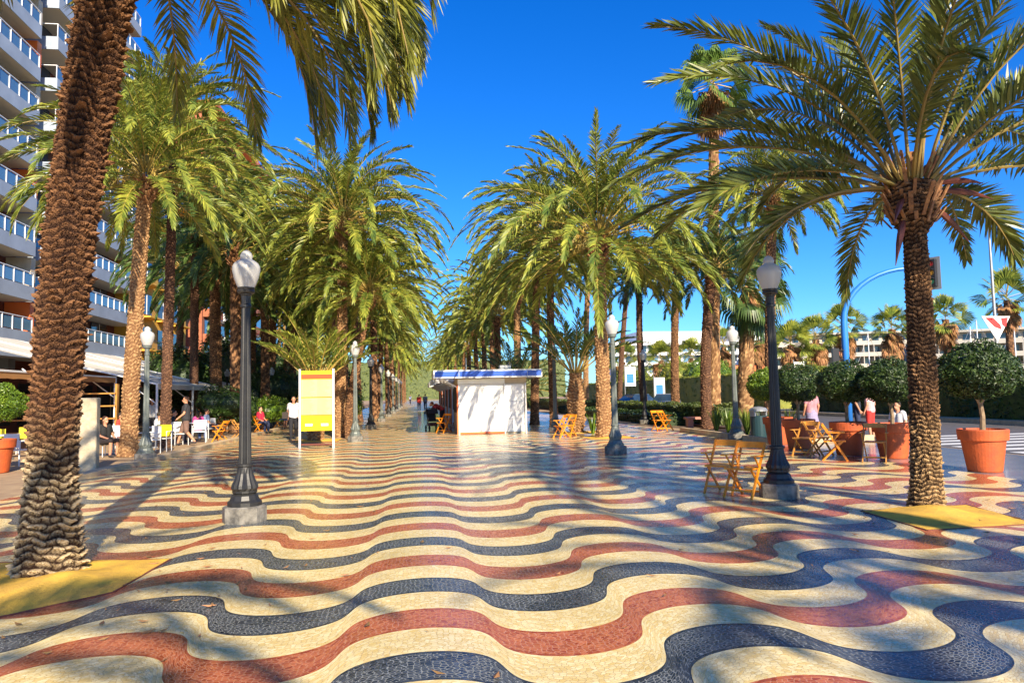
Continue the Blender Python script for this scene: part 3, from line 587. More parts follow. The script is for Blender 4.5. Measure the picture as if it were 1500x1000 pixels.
def fan_crown(seed, n, R, pet, droop, elmin=-50, nseg=20):
    g2 = np.random.default_rng(seed); mb = MB()
    for i in range(n):
        f = i / n; fan_leaf(mb, (0, 0, .35 * f), i * 2.39996, rad(elmin + (80 - elmin) * f) + g2.normal(0, .1), pet * g2.uniform(.8, 1.15), R, g2, nseg=nseg, droop=droop)
    return mb
def skirt(seed, n, R, h):
    g2 = np.random.default_rng(seed); mb = MB()
    for i in range(n):
        az = g2.uniform(0, 2 * PI); z = -g2.uniform(0, h); fan_leaf(mb, (math.cos(az) * .15, math.sin(az) * .15, z), az, rad(g2.uniform(-75, -35)), .25, R, g2, nseg=9, span=100, droop=.9)
    return mb
FANC = [fan_crown(50 + i, 22, 1.0, .85, .3, -25).build('crown', [M_LEAF, M_RACH], mesh_only=True) for i in range(2)]
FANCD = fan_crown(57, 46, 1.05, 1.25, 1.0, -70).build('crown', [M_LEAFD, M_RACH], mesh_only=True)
FANG = fan_crown(58, 30, .85, .7, .9, -40).build('crown', [mat('fan_leaf_green', (.16, .26, .04), .45, (.08, .15, .03), 1.5, island=.3, trans=.2), M_RACH], mesh_only=True)
SKIRT = [skirt(60 + i, 60, .9, 1.6).build('dead_leaf_skirt', [M_DEAD, M_DEAD], mesh_only=True) for i in range(2)]
def fanpalm(base, top, r, crown, sk, label, group, cs=1.0, bark=None, seed=1, ss=1.0):
    t_ = thing('fan_palm', label, 'palm tree', (base.x, base.y, 0), 0, group); H = top.z
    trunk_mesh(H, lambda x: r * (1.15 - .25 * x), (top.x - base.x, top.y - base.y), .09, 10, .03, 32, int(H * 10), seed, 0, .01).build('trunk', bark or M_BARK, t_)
    c = link('crown', crown, t_, (top.x - base.x, top.y - base.y, H), seed); c.scale = (cs,) * 3
    if sk is not None: s_ = link('dead_leaf_skirt', sk, t_, (top.x - base.x, top.y - base.y, H), seed * 2); s_.scale = (ss, ss, ss)
    return t_
GF = 'fan palms on the right side'
b_, t_ = pp(1092, 612, 1096, 420); fanpalm(b_, t_, .40, FANCD, SKIRT[0], 'broad dark fan palm with stacked drooping leaves, behind the near right lamp', GF, 1.35, M_BARKL, 3, .8)
b_ = G(1096, 606); fanpalm(b_, P(1100, 350, depth_of(b_)), .22, FANCD, None, 'upper dark fan palm directly behind the broad one, just left of the slim date palm', GF, 1.15, M_BARKD, 4)
b_, t_ = pp(1047, 626, 1045, 128); fanpalm(b_, t_, .22, FANG, SKIRT[1], 'very tall slim fan palm topping all the others against the blue sky', GF, 1.35, M_BARKL, 5, .9)
GB = 'fan palms across the road by the harbour'
fl = [(1158, 505, 'at the left end, above the dark topiary, left of the blue mast'), (1195, 497, 'just left of the blue arched mast'), (1306, 482, 'just left of the near right palm trunk'), (1385, 468, 'just right of the near right palm trunk'), (1475, 440, 'tallest of the row, behind the triangular banner'),
      (912, 530, 'seen left of the thin dark trunk'), (968, 528, 'seen between two lamp-side trunks, above the parked cars'), (1012, 525, 'seen left of the close pair of dark trunks'), (1060, 508, 'seen just right of the close pair of dark trunks'), (1110, 498, 'seen between the pale fan palm trunk and the near right lamp'), (1236, 480, 'partly behind the blue arched mast')]
for i, (x, y, lb) in enumerate(fl):
    dp = 88 if x > 1130 else 105; t_ = P(x, y, dp); b_ = Vector((t_.x, t_.y, 0)); cs = 1.75 if x < 1470 else 2.3
    fanpalm(b_, t_, .40, FANC[i % 2], SKIRT[i % 2], 'harbour fan palm ' + lb, GB, cs, M_BARK, i + 7, 1.5)

# ------------------------------------------------------------------ street lamps
def lamp_proto(iron, label, group):
    t_ = thing('street_lamp', label, 'street lamp', group=group)
    MB().lathe([(0.0, 0), (.30, 0), (.30, .20), (.265, .22), (0.0, .22)], 8).build('plinth', M_PLINTH, t_)
    p = MB()
    p.lathe([(.235, .22), (.235, .27), (.20, .30), (.18, .36), (.15, .385), (.17, .40), (.17, .425), (.0, .426)], 12)
    p.lathe([(.16, .425), (.185, .46), (.18, .50), (.14, .58), (.115, .66), (.10, .74), (.098, .755)], 28, flute=.10, fl=(.46, .73))
    p.lathe([(.098, .75), (.118, .76), (.118, .79), (.095, .80), (.0, .80)], 20)
    p.build('base', iron, t_)
    p = MB(); p.lathe([(.088, .78), (.060, 2.98), (.060, 3.0)], 32, flute=.12, fl=(.7, 2.99)); p.lathe([(.0, 3.0), (.075, 3.0), (.075, 3.03), (.062, 3.05), (.066, 3.16), (.078, 3.17), (.082, 3.19), (.112, 3.20), (.122, 3.225), (.112, 3.245), (.118, 3.26), (.122, 3.28), (.0, 3.281)], 20)
    p.build('shaft', iron, t_)
    p = MB(); p.lathe([(.115, 3.282), (.14, 3.34), (.172, 3.43), (.192, 3.53), (.190, 3.58), (.165, 3.63), (.12, 3.665), (.085, 3.685), (.078, 3.70), (.085, 3.712), (.088, 3.735), (.07, 3.78), (.04, 3.81), (.002, 3.825)], 28)
    p.build('globe', M_GLOBE, t_, smooth=True)
    MB().lathe([(.0, 3.29), (.03, 3.29), (.03, 3.36), (.045, 3.42), (.05, 3.5), (.03, 3.56), (.002, 3.575)], 12).build('bulb', M_WHITE, t_, smooth=True)
    return t_
GLL, GRL = 'street lamps on the left of the promenade', 'street lamps on the right of the promenade'
p = G(351, 768); LA = lamp_proto(M_IRON, 'nearest left black iron street lamp with fluted base and milky glass globe', GLL); LA.location = (p.x, p.y + .28, 0)
p = G(209, 676); LC = lamp_proto(M_IRONG, 'grey street lamp at the cafe kerb beside the curved golden palm', GLL); LC.location = (p.x, p.y + .2, 0)
def lampat(src, bx, by, lb, gp): q_ = G(bx, by); return dup(src, (q_.x, q_.y + .2, 0), random.uniform(0, 3), lb, gp)
lampat(LA, 1151, 730, 'nearest right black iron street lamp, beside the pair of wooden chairs', GRL)
lampat(LC, 905, 665, 'grey street lamp standing in front of the thick pale palm trunk', GRL)
lampat(LC, 520, 647, 'grey street lamp right of the yellow sign', GLL)
lampat(LC, 815, 632, 'grey street lamp between the kiosk and the short palm', GRL)
lampat(LC, 1083, 645, 'street lamp at the corner of the planted bed, by the litter bin', GRL)
lampat(LA, 947, 621, 'small dark street lamp left of the stone bench', GRL)
lampat(LA, 331, 620, 'dark street lamp behind the left wooden chairs, under the shaded palm', GLL)
lampat(LA, 397, 620, 'dark street lamp among the palms left of the yellow sign', GLL)
lampat(LA, 543, 628, 'dark street lamp, next beyond the grey one right of the yellow sign', GLL)
for i, y in enumerate([48.8, 59.7, 70.5, 81, 92, 103]):
    dup(LC if i % 2 == 0 else LA, (-2.45, y, 0), 0, ORD[i] + ' far lamp of the receding left line, beyond the dark one right of the sign', GLL)
dup(LC, (6.0, 47, 0), 0, 'far street lamp whose globe peeps above the right end of the kiosk roof', GRL)

# ------------------------------------------------------------------ folding wooden armchairs
def chair_proto(mt, label, group):
    t_ = thing('folding_chair', label, 'chair', group=group)
    for s_ in (-1, 1):
        m_ = MB(); m_.bar((s_ * .235, -.27, 0), (s_ * .235, .24, .84), .024, .045, side=(1, 0, 0)); m_.build('back_post', mt, t_)
        m_ = MB(); m_.bar((s_ * .20, .26, 0), (s_ * .20, -.20, .46), .022, .036, side=(1, 0, 0)); m_.bar((s_ * .20, -.17, .44), (s_ * .212, -.02, .70), .018, .03, side=(1, 0, 0)) if False else None; m_.build('leg', mt, t_)
        m_ = MB(); m_.bar((s_ * .255, .15, .645), (s_ * .262, -.24, .655), .052, .02); m_.bar((s_ * .245, -.14, .645), (s_ * .24, .02, .46), .018, .026, side=(1, 0, 0)); m_.build('armrest', mt, t_)
    m_ = MB()
    for k in range(7): m_.box((0, -.19 + k * .062, .455), (.40, .048, .014))
    m_.box((-.19, 0, .443), (.022, .42, .022)); m_.box((.19, 0, .443), (.022, .42, .022)); m_.box((0, -.235, .450), (.45, .03, .03)); m_.build('seat', mt, t_)
    m_ = MB(); n_ = 7
    for k in range(n_):
        a0, a1 = -.235 + .47 * k / n_, -.235 + .47 * (k + 1) / n_; f_ = lambda a: .225 + .035 * (1 - (a / .235) ** 2)
        m_.bar((a0, f_(a0), .80), (a1, f_(a1), .80), .018, .10, side=(0, 1, 0))
    m_.build('backrest', mt, t_)
    m_ = MB(); m_.bar((-.235, -.20, .115), (.235, -.20, .115), .02, .03); m_.build('stretcher', mt, t_)
    m_ = MB(); m_.bar((-.20, .19, .07), (.20, .19, .07), .02, .03); m_.build('stretcher', mt, t_)
    return t_
GC = 'folding wooden armchairs on the promenade'
CH = chair_proto(M_CHAIR, 'orange folding chair nearest the right lamp base, right one of the pair', GC)
CO = chair_proto(M_CHAIRO, 'pale wooden folding chair, rightmost of the group in front of the pots', GC)
p = G(1093, 727); CH.location = (p.x, p.y, 0); CH.rotation_euler.z = rad(-54)
p = G(1062, 721); dup(CH, (p.x, p.y, 0), rad(-48), 'orange folding chair, left one of the pair beside the near lamp', GC)
p = G(1291, 677); CO.location = (p.x, p.y + .2, 0); CO.rotation_euler.z = rad(-40)
for (bx, by, rz, src, lb) in [(1232, 675, 60, CH, 'orange wooden chair seen from behind at the right end of the cluster before the pots'), (1207, 668, 30, CO, 'middle wooden chair of the cluster before the terracotta pots'), (1190, 669, -60, CO, 'leftmost wooden chair of the cluster before the terracotta pots'),
        (826, 642, -70, CH, 'orange chair in front of the short palm, left one of two'), (835, 640, -45, CH, 'orange chair in front of the short palm, right one of two'),
        (968, 631, 15, CH, 'orange chair beside the stone bench, left one of two'), (977, 631, 40, CH, 'orange chair beside the stone bench, right one of two'), (651, 634, -50, CH, 'orange chair at the left corner of the front kiosk'),
        (321, 648, -100, CH, 'tilted orange folding chair left of the near left lamp beside the cafe'), (346, 644, 120, CO, 'wooden chair right behind the near left lamp post')]:
    q_ = G(bx, by); dup(src, (q_.x, q_.y + .25, 0), rad(rz), lb, GC)

# ------------------------------------------------------------------ kiosks
def kiosk(x0, x1, y0, y1, label, group, full):
    t_ = thing('kiosk', label, 'kiosk', (x0, y0, 0), 0, group); wd, dp = x1 - x0, y1 - y0
    MB().bb(0, wd, 0.06, dp, 0.0, 2.42).build('wall', M_KCREAM, t_)
    f_ = MB(); xs = wd * .66
    f_.bb(.05, xs, .02, .058, .10, 2.13); 
    for k in range(26): f_.bb(.07, xs - .02, 0.0, .018, .14 + k * .076, .14 + k * .076 + .066)
    f_.build('roller_shutter', M_KWHITE, t_)
    MB().bb(-.02, xs + .04, -.10, .055, 2.14, 2.34).build('shutter_box', M_KWHITE, t_)
    d_ = MB().bb(xs + .06, wd - .12, -.005, .056, .08, 2.10).build('door', M_KWHITE, t_); MB().bb(xs + .14, xs + .17, -.03, -.006, 1.0, 1.12).build('handle', M_METG, d_)
    for xx in (0, xs + .02, wd - .08): MB().bb(xx, xx + .05, -.03, .054, 0, 2.135).build('frame_post', M_METW, t_)
    MB().bb(-.06, -.005, 0, .12, 0, 2.1).build('corner_trim', M_ORANGE, t_)
    MB().bb(.05, xs, -.02, .018, .03, .095).build('sill', M_ORANGE, t_)
    rf_ = MB(); rf_.bb(-.98, wd + .52, -.55, dp + .1, 2.42, 2.52); rf_.bb(-.98, wd + .52, -.62, -.552, 2.38, 2.72); rf_.bb(-1.05, -.982, -.62, dp + .1, 2.38, 2.72); rf_.bb(wd + .522, wd + .59, -.62, dp + .1, 2.38, 2.72); rf_.bb(-.98, wd + .52, -.55, dp + .1, 2.60, 2.64)
    rf = rf_.build('roof', M_KWHITE, t_)
    bl = MB()
    for a, b__ in ((-1.0, .0), (.02, wd - .05), (wd - .03, wd + .54)): bl.bb(a, b__, -.64, -.622, 2.44, 2.66)
    bl.build('blue_band', M_KBLUE, rf)
    if full:
        m_ = MB()
        for xx in (xs * .5,): m_.bb(xx - .012, xx + .012, -.004, .0, .13, 2.12)
        for zz in (.62, 1.36): m_.bb(xs + .10, wd - .16, -.014, -.0055, zz, zz + .015)
        for zz in (.35, 1.75): m_.bb(wd - .15, wd - .11, -.02, -.0055, zz, zz + .10)
        m_.build('seam', M_METG, t_); m_ = MB(); m_.bb(xs * .5 - .05, xs * .5 + .05, -.03, -.005, .14, .21); m_.build('padlock', M_METG, t_)
        m_ = MB(); m_.bb(1.9, 2.4, .9, 1.4, 2.645, 2.95); m_.bb(.4, .44, 1, 1.04, 2.645, 3.3); m_.build('rooftop_vent', M_METG, t_)
    for yy in (.8, dp * .5, dp - .6): MB().bb(-.05, -.004, yy, yy + .5, .9, 2.1).build('side_window', M_DARK, t_)
    for yy in (.3, dp - .3): MB().bar((-.02, yy, 2.0), (-.75, yy, 2.40), .04, .06).build('bracket', M_METW, t_)
    return t_
GK = 'white market kiosks in a line'
kiosk(1.68, 4.62, 30.6, 33.6, 'front white kiosk with blue roof band and closed roller shutter', GK, True)
for i in range(6): kiosk(1.9, 4.6, 36.2 + i * 5.4, 39.4 + i * 5.4, ORD[i] + ' kiosk of the receding line behind the front one, with overhanging roof', GK, False)

# ------------------------------------------------------------------ information sign, bollard, bin, bench
p = G(464, 656); SX, SY = p.x, p.y; t_ = thing('information_board', 'tall yellow and orange two-legged information board beside the left promenade palms', 'sign', (SX, SY, 0), rad(-6))
for s_ in (-1, 1): MB().bb(s_ * .565 - .03, s_ * .565 + .03, -.03, .03, 0, 2.66).build('leg', M_METW, t_)
pn = MB().bb(-.533, .533, -.012, .012, .58, 2.60).build('panel', M_SIGNY, t_)
MB().bb(-.52, .52, -.018, -.013, 2.32, 2.48).build('orange_band', M_SIGNO, pn)
for z0, z1 in ((1.72, 2.30), (1.12, 1.68)):
    tt_ = MB().bb(-.52, .52, -.018, -.013, z0, z1).build('timetable', M_SIGNP, pn); m_ = MB()
    for k in range(int((z1 - z0) / .034)):
        for xa, xb in ((-.46, -.05), (.02, .46)): m_.bb(xa, xb - random.uniform(0, .18), -.0195, -.0181, z0 + .02 + k * .034, z0 + .028 + k * .034)
    m_.build('printed_lines', M_PRINT, pn)
for z0 in (1.69, 1.09): MB().bb(-.52, .52, -.019, -.013, z0, z0 + .02).build('rule', M_SIGNO, pn)
for x0 in (-.38, .15): MB().bb(x0, x0 + .24, -.018, -.013, .74, .82).build('white_label', M_WHITE, pn)
MB().bb(-.533, .533, -.02, .02, .10, .15).build('crossbar', M_BROWNW, t_)
p = G(130, 690); m_ = MB(); m_.box((0, 0, .9), (.38, .32, 1.8)); o = m_.build('stone_pillar', M_STONE); o.location = (p.x, p.y, 0); o.rotation_euler.z = rad(8)
bm_ = o.modifiers.new('bevel', 'BEVEL'); bm_.width = .02; tag(o, 'pale weathered square stone pillar just right of the huge left palm trunk', 'pillar')
p = G(1119, 645); t_ = thing('litter_bin', 'dark green litter bin with open domed top beside the planted bed', 'litter bin', (p.x, p.y + .3, 0), rad(20))
MB().lathe([(.0, .0), (.25, .0), (.27, .05), (.28, .80), (.0, .81)], 20).build('body', M_BIN, t_)
m_ = MB(); m_.bar((-.26, 0, .78), (-.26, 0, .95), .06, .2); m_.bar((.26, 0, .78), (.26, 0, .95), .06, .2); m_.lathe([(.30, .95), (.30, .99), (.24, 1.06), (.1, 1.10), (.002, 1.11)], 20); m_.build('hood', M_METG, t_)
p = G(985, 618); t_ = thing('stone_bench', 'low pink granite bench in front of the hedge, right of the wooden chairs', 'bench', (p.x - .6, p.y - 6, 0), rad(-6))
MB().bb(-.95, .95, -.25, .25, .38, .48).build('seat', M_PINKST, t_)
for s_ in (-1, 1): MB().bb(s_ * .75 - .12, s_ * .75 + .12, -.2, .2, 0, .379).build('leg', M_PINKST, t_)

# ------------------------------------------------------------------ topiary in terracotta pots
def leaves_on(mb, n, fn, size, g2, m=0):
    """n small folded leaves; fn(k) gives centres and outward normals"""
    c, nn = fn(n); r1 = g2.normal(0, 1, (n, 3)); nn = nn + .75 * g2.normal(0, 1, (n, 3)); nn /= np.linalg.norm(nn, axis=1)[:, None]
    A = np.cross(nn, r1); A /= np.linalg.norm(A, axis=1)[:, None]; B = np.cross(nn, A); s_ = (size * g2.uniform(.6, 1.3, n))[:, None]
    V = np.stack([c - A * s_, c - B * s_ * .42 + nn * s_ * .1, c + A * s_, c + B * s_ * .42 + nn * s_ * .1], 1).reshape(-1, 3)
    k = np.arange(n)[:, None] * 4; mb.add(V, k + np.array([[0, 1, 2, 3]]), m=m)
def ball_leaves(mb, r, c, n, size, seed, flat=.72):
    g2 = np.random.default_rng(seed)
    def fn(n):
        d = g2.normal(0, 1, (n, 3)); d /= np.linalg.norm(d, axis=1)[:, None]
        lump = 1 + .06 * np.sin(d[:, 0] * 5 + seed) + .06 * np.sin(d[:, 1] * 7 + 1 + d[:, 2] * 3) + .05 * np.sin(d[:, 2] * 9 + d[:, 0] * 6) + np.where(g2.random(n) < .04, g2.uniform(0, .13, n), 0)
        q_ = d * (np.array(r) * lump[:, None] * g2.uniform(.86, 1.03, (n, 1))); q_[:, 2] = np.where(q_[:, 2] < 0, q_[:, 2] * flat, q_[:, 2]); return q_ + np.array(c), d
    leaves_on(mb, n, fn, size, g2)
    core = MB(); mb.ball(c, [r[0] * .80, r[1] * .80, r[2] * .66], 10)
def topiary(label, lf, potname='topiary_tree', seed=1, R=.70, group='topiary trees in the pots'):
    t_ = thing(potname, label, 'topiary tree', group=group)
    m_ = MB(); ball_leaves(m_, (R, R, R * .82), (0, 0, 1.74), 9000, .038, seed); m_.build('crown', lf, t_)
    m_ = MB(); m_.tube([(0, 0, .68), (.02, 0, .98), (0, .01, 1.24)], [.05, .042, .04], 8)
    for k in range(4): a = k * 1.6; m_.tube([(0, .01, 1.20), (.12 * math.cos(a), .12 * math.sin(a), 1.38), (.3 * math.cos(a), .3 * math.sin(a), 1.7)], [.03, .025, .015], 6)
    m_.build('trunk', M_WOODY, t_); return t_
def pot(label, group='large terracotta pots along the street'):
    t_ = thing('terracotta_pot', label, 'plant pot', group=group)
    MB().lathe([(.0, 0.0), (.29, 0.0), (.30, .02), (.385, .60), (.40, .605), (.43, .61), (.445, .80), (.435, .82), (.39, .82), (.38, .74)], 40).build('body', M_TERRA, t_, smooth=False)
    MB().lathe([(.0, .745), (.385, .74)], 24).build('soil', M_SOIL, t_); return t_
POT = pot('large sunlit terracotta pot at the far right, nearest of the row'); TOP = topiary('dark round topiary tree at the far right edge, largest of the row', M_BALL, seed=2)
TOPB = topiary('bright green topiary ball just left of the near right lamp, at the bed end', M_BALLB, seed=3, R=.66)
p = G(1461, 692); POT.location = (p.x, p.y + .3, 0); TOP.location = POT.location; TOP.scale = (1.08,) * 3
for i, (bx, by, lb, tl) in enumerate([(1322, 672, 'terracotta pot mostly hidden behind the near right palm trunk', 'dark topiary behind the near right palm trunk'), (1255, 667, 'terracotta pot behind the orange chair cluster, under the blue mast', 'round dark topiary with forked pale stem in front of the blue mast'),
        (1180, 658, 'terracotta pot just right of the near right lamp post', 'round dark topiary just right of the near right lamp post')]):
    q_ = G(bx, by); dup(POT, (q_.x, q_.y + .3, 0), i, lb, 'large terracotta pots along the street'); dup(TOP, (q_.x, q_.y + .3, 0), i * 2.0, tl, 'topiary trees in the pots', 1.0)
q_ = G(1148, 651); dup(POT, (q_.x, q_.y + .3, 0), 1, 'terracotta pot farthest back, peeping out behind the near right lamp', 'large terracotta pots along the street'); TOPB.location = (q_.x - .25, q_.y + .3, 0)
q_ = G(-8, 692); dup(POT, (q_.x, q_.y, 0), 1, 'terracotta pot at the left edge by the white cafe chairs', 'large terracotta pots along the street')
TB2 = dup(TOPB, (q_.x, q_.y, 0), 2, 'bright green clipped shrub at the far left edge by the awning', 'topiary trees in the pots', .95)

# ------------------------------------------------------------------ hedges, shrubs
def hedge(name, x0, x1, y0, y1, z0, z1, n, size, lf, label, cat='hedge', seed=1, group=None, kind=None):
    g2 = np.random.default_rng(seed); m_ = MB(); cx_, cy_, cz_ = (x0 + x1) / 2, (y0 + y1) / 2, (z0 + z1) / 2
    def fn(n):
        q_ = g2.uniform(-1, 1, (n, 3)); f = g2.choice([0, 1, 2, 2], n); f = np.where((f == 0), np.where(g2.random(n) < (y1 - y0) / (y1 - y0 + x1 - x0), 0, 1), f); s_ = np.sign(g2.normal(0, 1, n)); s_ = np.where(f == 2, 1, s_)
        q_[np.arange(n), f] = s_ * g2.uniform(.86, 1.0, n); nn = np.zeros((n, 3)); nn[np.arange(n), f] = s_
        q_ = q_ * np.array([(x1 - x0) / 2, (y1 - y0) / 2, (z1 - z0) / 2])
        q_[:, 2] += .05 * np.sin(q_[:, 0] * 2.1) + .05 * np.sin(q_[:, 1] * 1.7); return q_ + np.array([cx_, cy_, cz_]), nn
    leaves_on(m_, n, fn, size, g2); m_.bb(x0 + .1, x1 - .1, y0 + .1, y1 - .1, z0, z1 - .12)
    o = m_.build(name, lf); tag(o, label, cat, group, kind); return o
def shrub(base, r, n, size, lf, label, seed, group=None, name='shrub'):
    t_ = thing(name, label, 'shrub', (base[0], base[1], 0), 0, group); m_ = MB(); g2 = np.random.default_rng(seed)
    for k in range(5):
        a = k * 1.3; rr_ = r[0] * .45; c = (math.cos(a) * rr_, math.sin(a) * rr_, r[2] * g2.uniform(.8, 1.25)); ball_leaves(m_, (r[0] * .65, r[1] * .65, r[2] * .75), c, n // 5, size, seed + k, .9)
    m_.build('crown', lf, t_); MB().tube([(0, 0, 0), (0, 0, r[2] * .6)], [.05, .03], 6).build('trunk', M_WOODY, t_); return t_
hedge('clipped_hedge', 12.9, 13.9, 30, 110, .1, 1.0, 26000, .085, M_HEDGE, 'long clipped hedge behind the stone bench and palm trunks', seed=3)
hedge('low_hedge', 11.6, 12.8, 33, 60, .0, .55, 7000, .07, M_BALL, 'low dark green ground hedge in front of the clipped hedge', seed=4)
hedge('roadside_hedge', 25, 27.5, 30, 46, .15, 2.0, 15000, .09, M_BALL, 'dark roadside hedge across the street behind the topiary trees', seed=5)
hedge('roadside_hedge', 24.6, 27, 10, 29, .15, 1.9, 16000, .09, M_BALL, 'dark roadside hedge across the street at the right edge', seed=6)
hedge('shrub_border', 26, 29, 50, 120, .15, 3.0, 15000, .15, M_HEDGEY, 'yellow-green shrub border beyond the parked cars', seed=7, cat='shrubs')
for i, (x, y, r) in enumerate([(30, 72, 2.6), (32, 84, 3.0), (36, 78, 2.4), (38, 66, 2.3), (40, 95, 3.2), (29, 95, 2.8), (46, 74, 2.2), (48, 88, 2.5)]):
    shrub((x, y), (r, r, r * .95), 4200, .16, M_HEDGEY if i % 2 else M_BALLB, ORD[i] + ' leafy bush of the far side garden, counting outward from the kiosk side', 70 + i, 'bushes across the road')
def blades(base, n, h, label, seed, lf):
    g2 = np.random.default_rng(seed); m_ = MB()
    for k in range(n):
        a = g2.uniform(0, 6.28); d = Vector((math.cos(a), math.sin(a), 0)); l = h * g2.uniform(.7, 1.15); w_ = Vector((-d.y, d.x, 0)) * .022; b0 = Vector(base) + d * .05; sp_ = g2.uniform(.1, .5)
        p1 = b0 + Vector((0, 0, l * .6)) + d * sp_ * .4 * l; p2 = b0 + Vector((0, 0, l)) + d * sp_ * l
        m_.add([tuple(b0 - w_), tuple(b0 + w_), tuple(p1 + w_), tuple(p1 - w_), tuple(p2)], [[0, 1, 2, 3]], [[3, 2, 4]])
    o = m_.build('strap_leaf_plant', lf); tag(o, label, 'plant', 'strap-leaved plants in the bed'); return o
for i, (x, y) in enumerate([(11.4, 26.6), (11.3, 25.3), (11.5, 24.2), (11.6, 23.1), (12.3, 25.9), (12.4, 24.4), (12.2, 22.6)]):
    blades((x, y, .1), 60, .85, ORD[i] + ' strap-leaved plant from the bench end of the kerbed bed', i, M_HEDGEY if i % 2 == 0 else M_BALLB)
blades((7.0, 28.6, 0), 60, .8, 'grassy tuft at the foot of the short palm', 30, M_BALLB)
shrub((-4.7, 40), (.9, .9, .9), 3500, .06, M_BALLB, 'bright green shrub behind the grey lamp right of the yellow sign', 85)
shrub((-4.5, 46), (1.0, 1.0, 1.2), 3500, .07, M_BALLB, 'leafy green shrub at the foot of the receding left palm row', 86)
shrub((-8.4, 41), (1.3, 1.3, 1.0), 4000, .06, M_BALLB, 'rounded green shrub behind the seated people, left of the yellow sign', 87)
shrub((-9.6, 38), (1.5, 1.3, 1.3), 4000, .07, M_BALL, 'dark shrub mass just right of the near left lamp', 88)
shrub((-10.4, 52), (2.2, 1.5, 2.2), 4000, .10, M_BALL, 'tall dark shrub mass in the palm shade beyond the cafe', 89)
for i_, (x_, y_, r_) in enumerate([(-15, 60, 3.0), (-17, 70, 3.4), (-14.5, 82, 3.4), (-17, 96, 4.0), (-15.5, 50, 2.2)]): shrub((x_, y_), (r_, r_, r_ * 1.25), 5200, .15, M_BALL, ORD[i_] + ' dense dark tree added behind the cafe awnings to deepen the palm shade', 95 + i_, 'added dark trees behind the cafe', 'leafy_tree')  # trees added to darken this gap and cover the brick wall
shrub((-6.6, 60), (2.0, 1.5, 2.2), 4000, .10, M_BALL, 'dark shrub at the foot of the far left palms', 90)

# ------------------------------------------------------------------ masts, signals, street light
p = P(1241, 560, 27.0); BX, BY = p.x, p.y; a_ = P(1241, 470, 27.0); tp_ = P(1330, 393, 27.0); e_ = P(1352, 393, 27.0)
t_ = thing('signal_mast', 'tall blue arched traffic signal mast reaching over the street', 'traffic light mast', (BX, BY, 0))
pts = [Vector((0, 0, 0)), Vector((0, 0, a_.z - .6)), Vector((0, 0, a_.z))]; dx = Vector((tp_.x - BX, tp_.y - BY, 0)); hz = tp_.z - a_.z
for k in range(1, 11): an = k / 10 * PI / 2; pts.append(Vector((0, 0, a_.z)) + dx * (1 - math.cos(an)) + Vector((0, 0, hz * math.sin(an))))
e2 = Vector((e_.x - BX, e_.y - BY, tp_.z)); pts.append(e2)
MB().tube(pts, [.13, .125, .12] + [.11 - .004 * k for k in range(10)] + [.05], 14, ref=(-dx.y, dx.x, 0)).build('mast', M_BLUEP, t_, smooth=True)
def signal(parent, c, rz, n=3):
    m_ = MB(); m_.box((0, 0, 0), (.30, .22, .34 * n)); o = m_.build('signal_head', M_BLACKP, parent); o.location = c; o.rotation_euler.z = rz
    for k in range(n): MB().lathe([(.0, 0), (.10, 0), (.10, .012)], 14, (0, 0, 0)).build('lens', [M_LENSG, M_LENSA, M_LENSR][k], o).matrix_local = Matrix.Translation((0, -.12, (k - (n - 1) / 2) * .33)) @ Matrix.Rotation(rad(90), 4, 'X')
    for k in range(n): MB().bb(-.13, .13, -.30, -.112, (k - (n - 1) / 2) * .33 + .10, (k - (n - 1) / 2) * .33 + .12).build('visor', M_BLACKP, o)
    return o
e3 = P(1365, 400, 27.0); o = signal(t_, (e3.x - BX, e3.y - BY, e3.z), rad(-60)); MB().bb(-.26, .26, .115, .135, -.62, .62).build('backplate', M_METG, o)
o = signal(t_, (-.42, .0, P(1232, 530, 27).z), rad(70))
p = P(1461, 520, 40.0); t_ = thing('street_light', 'tall slim grey street light with flat lamp head at the right edge of the street', 'street light', (p.x, p.y, 0)); tz = P(1447, 300, 40).z
MB().tube([(0, 0, 0), (0, 0, tz * .5), (0, 0, tz)], [.11, .085, .05], 10).build('pole', M_METG, t_); hd = MB(); hd.box((-.35, 0, tz + .02), (.75, .22, .09)); hd.build('lamp_head', M_METW, t_)
s1, s2, s3 = P(1437, 463, 39.8), P(1479, 463, 39.8), P(1461, 500, 39.8); c_ = (s1 + s2 + s3) / 3
t_ = thing('triangular_banner', 'white inverted triangular banner with a red wing emblem on the street light pole', 'banner', tuple(c_))
MB().poly([s1 - c_, s2 - c_, s3 - c_], .04).build('panel', M_WHITE, t_)
def tri(a, b__): return s1 * (1 - a - b__) + s2 * a + s3 * b__ - c_ - fw * .06
MB().poly([tri(.10, .06), tri(.26, .16), tri(.36, .06), tri(.46, .34), tri(.40, .52), tri(.22, .42)], .012).build('emblem', M_BANR, t_); MB().poly([tri(.54, .34), tri(.64, .08), tri(.88, .05), tri(.60, .42), tri(.24, .72)][:4], .012).build('emblem', M_BANR, t_)

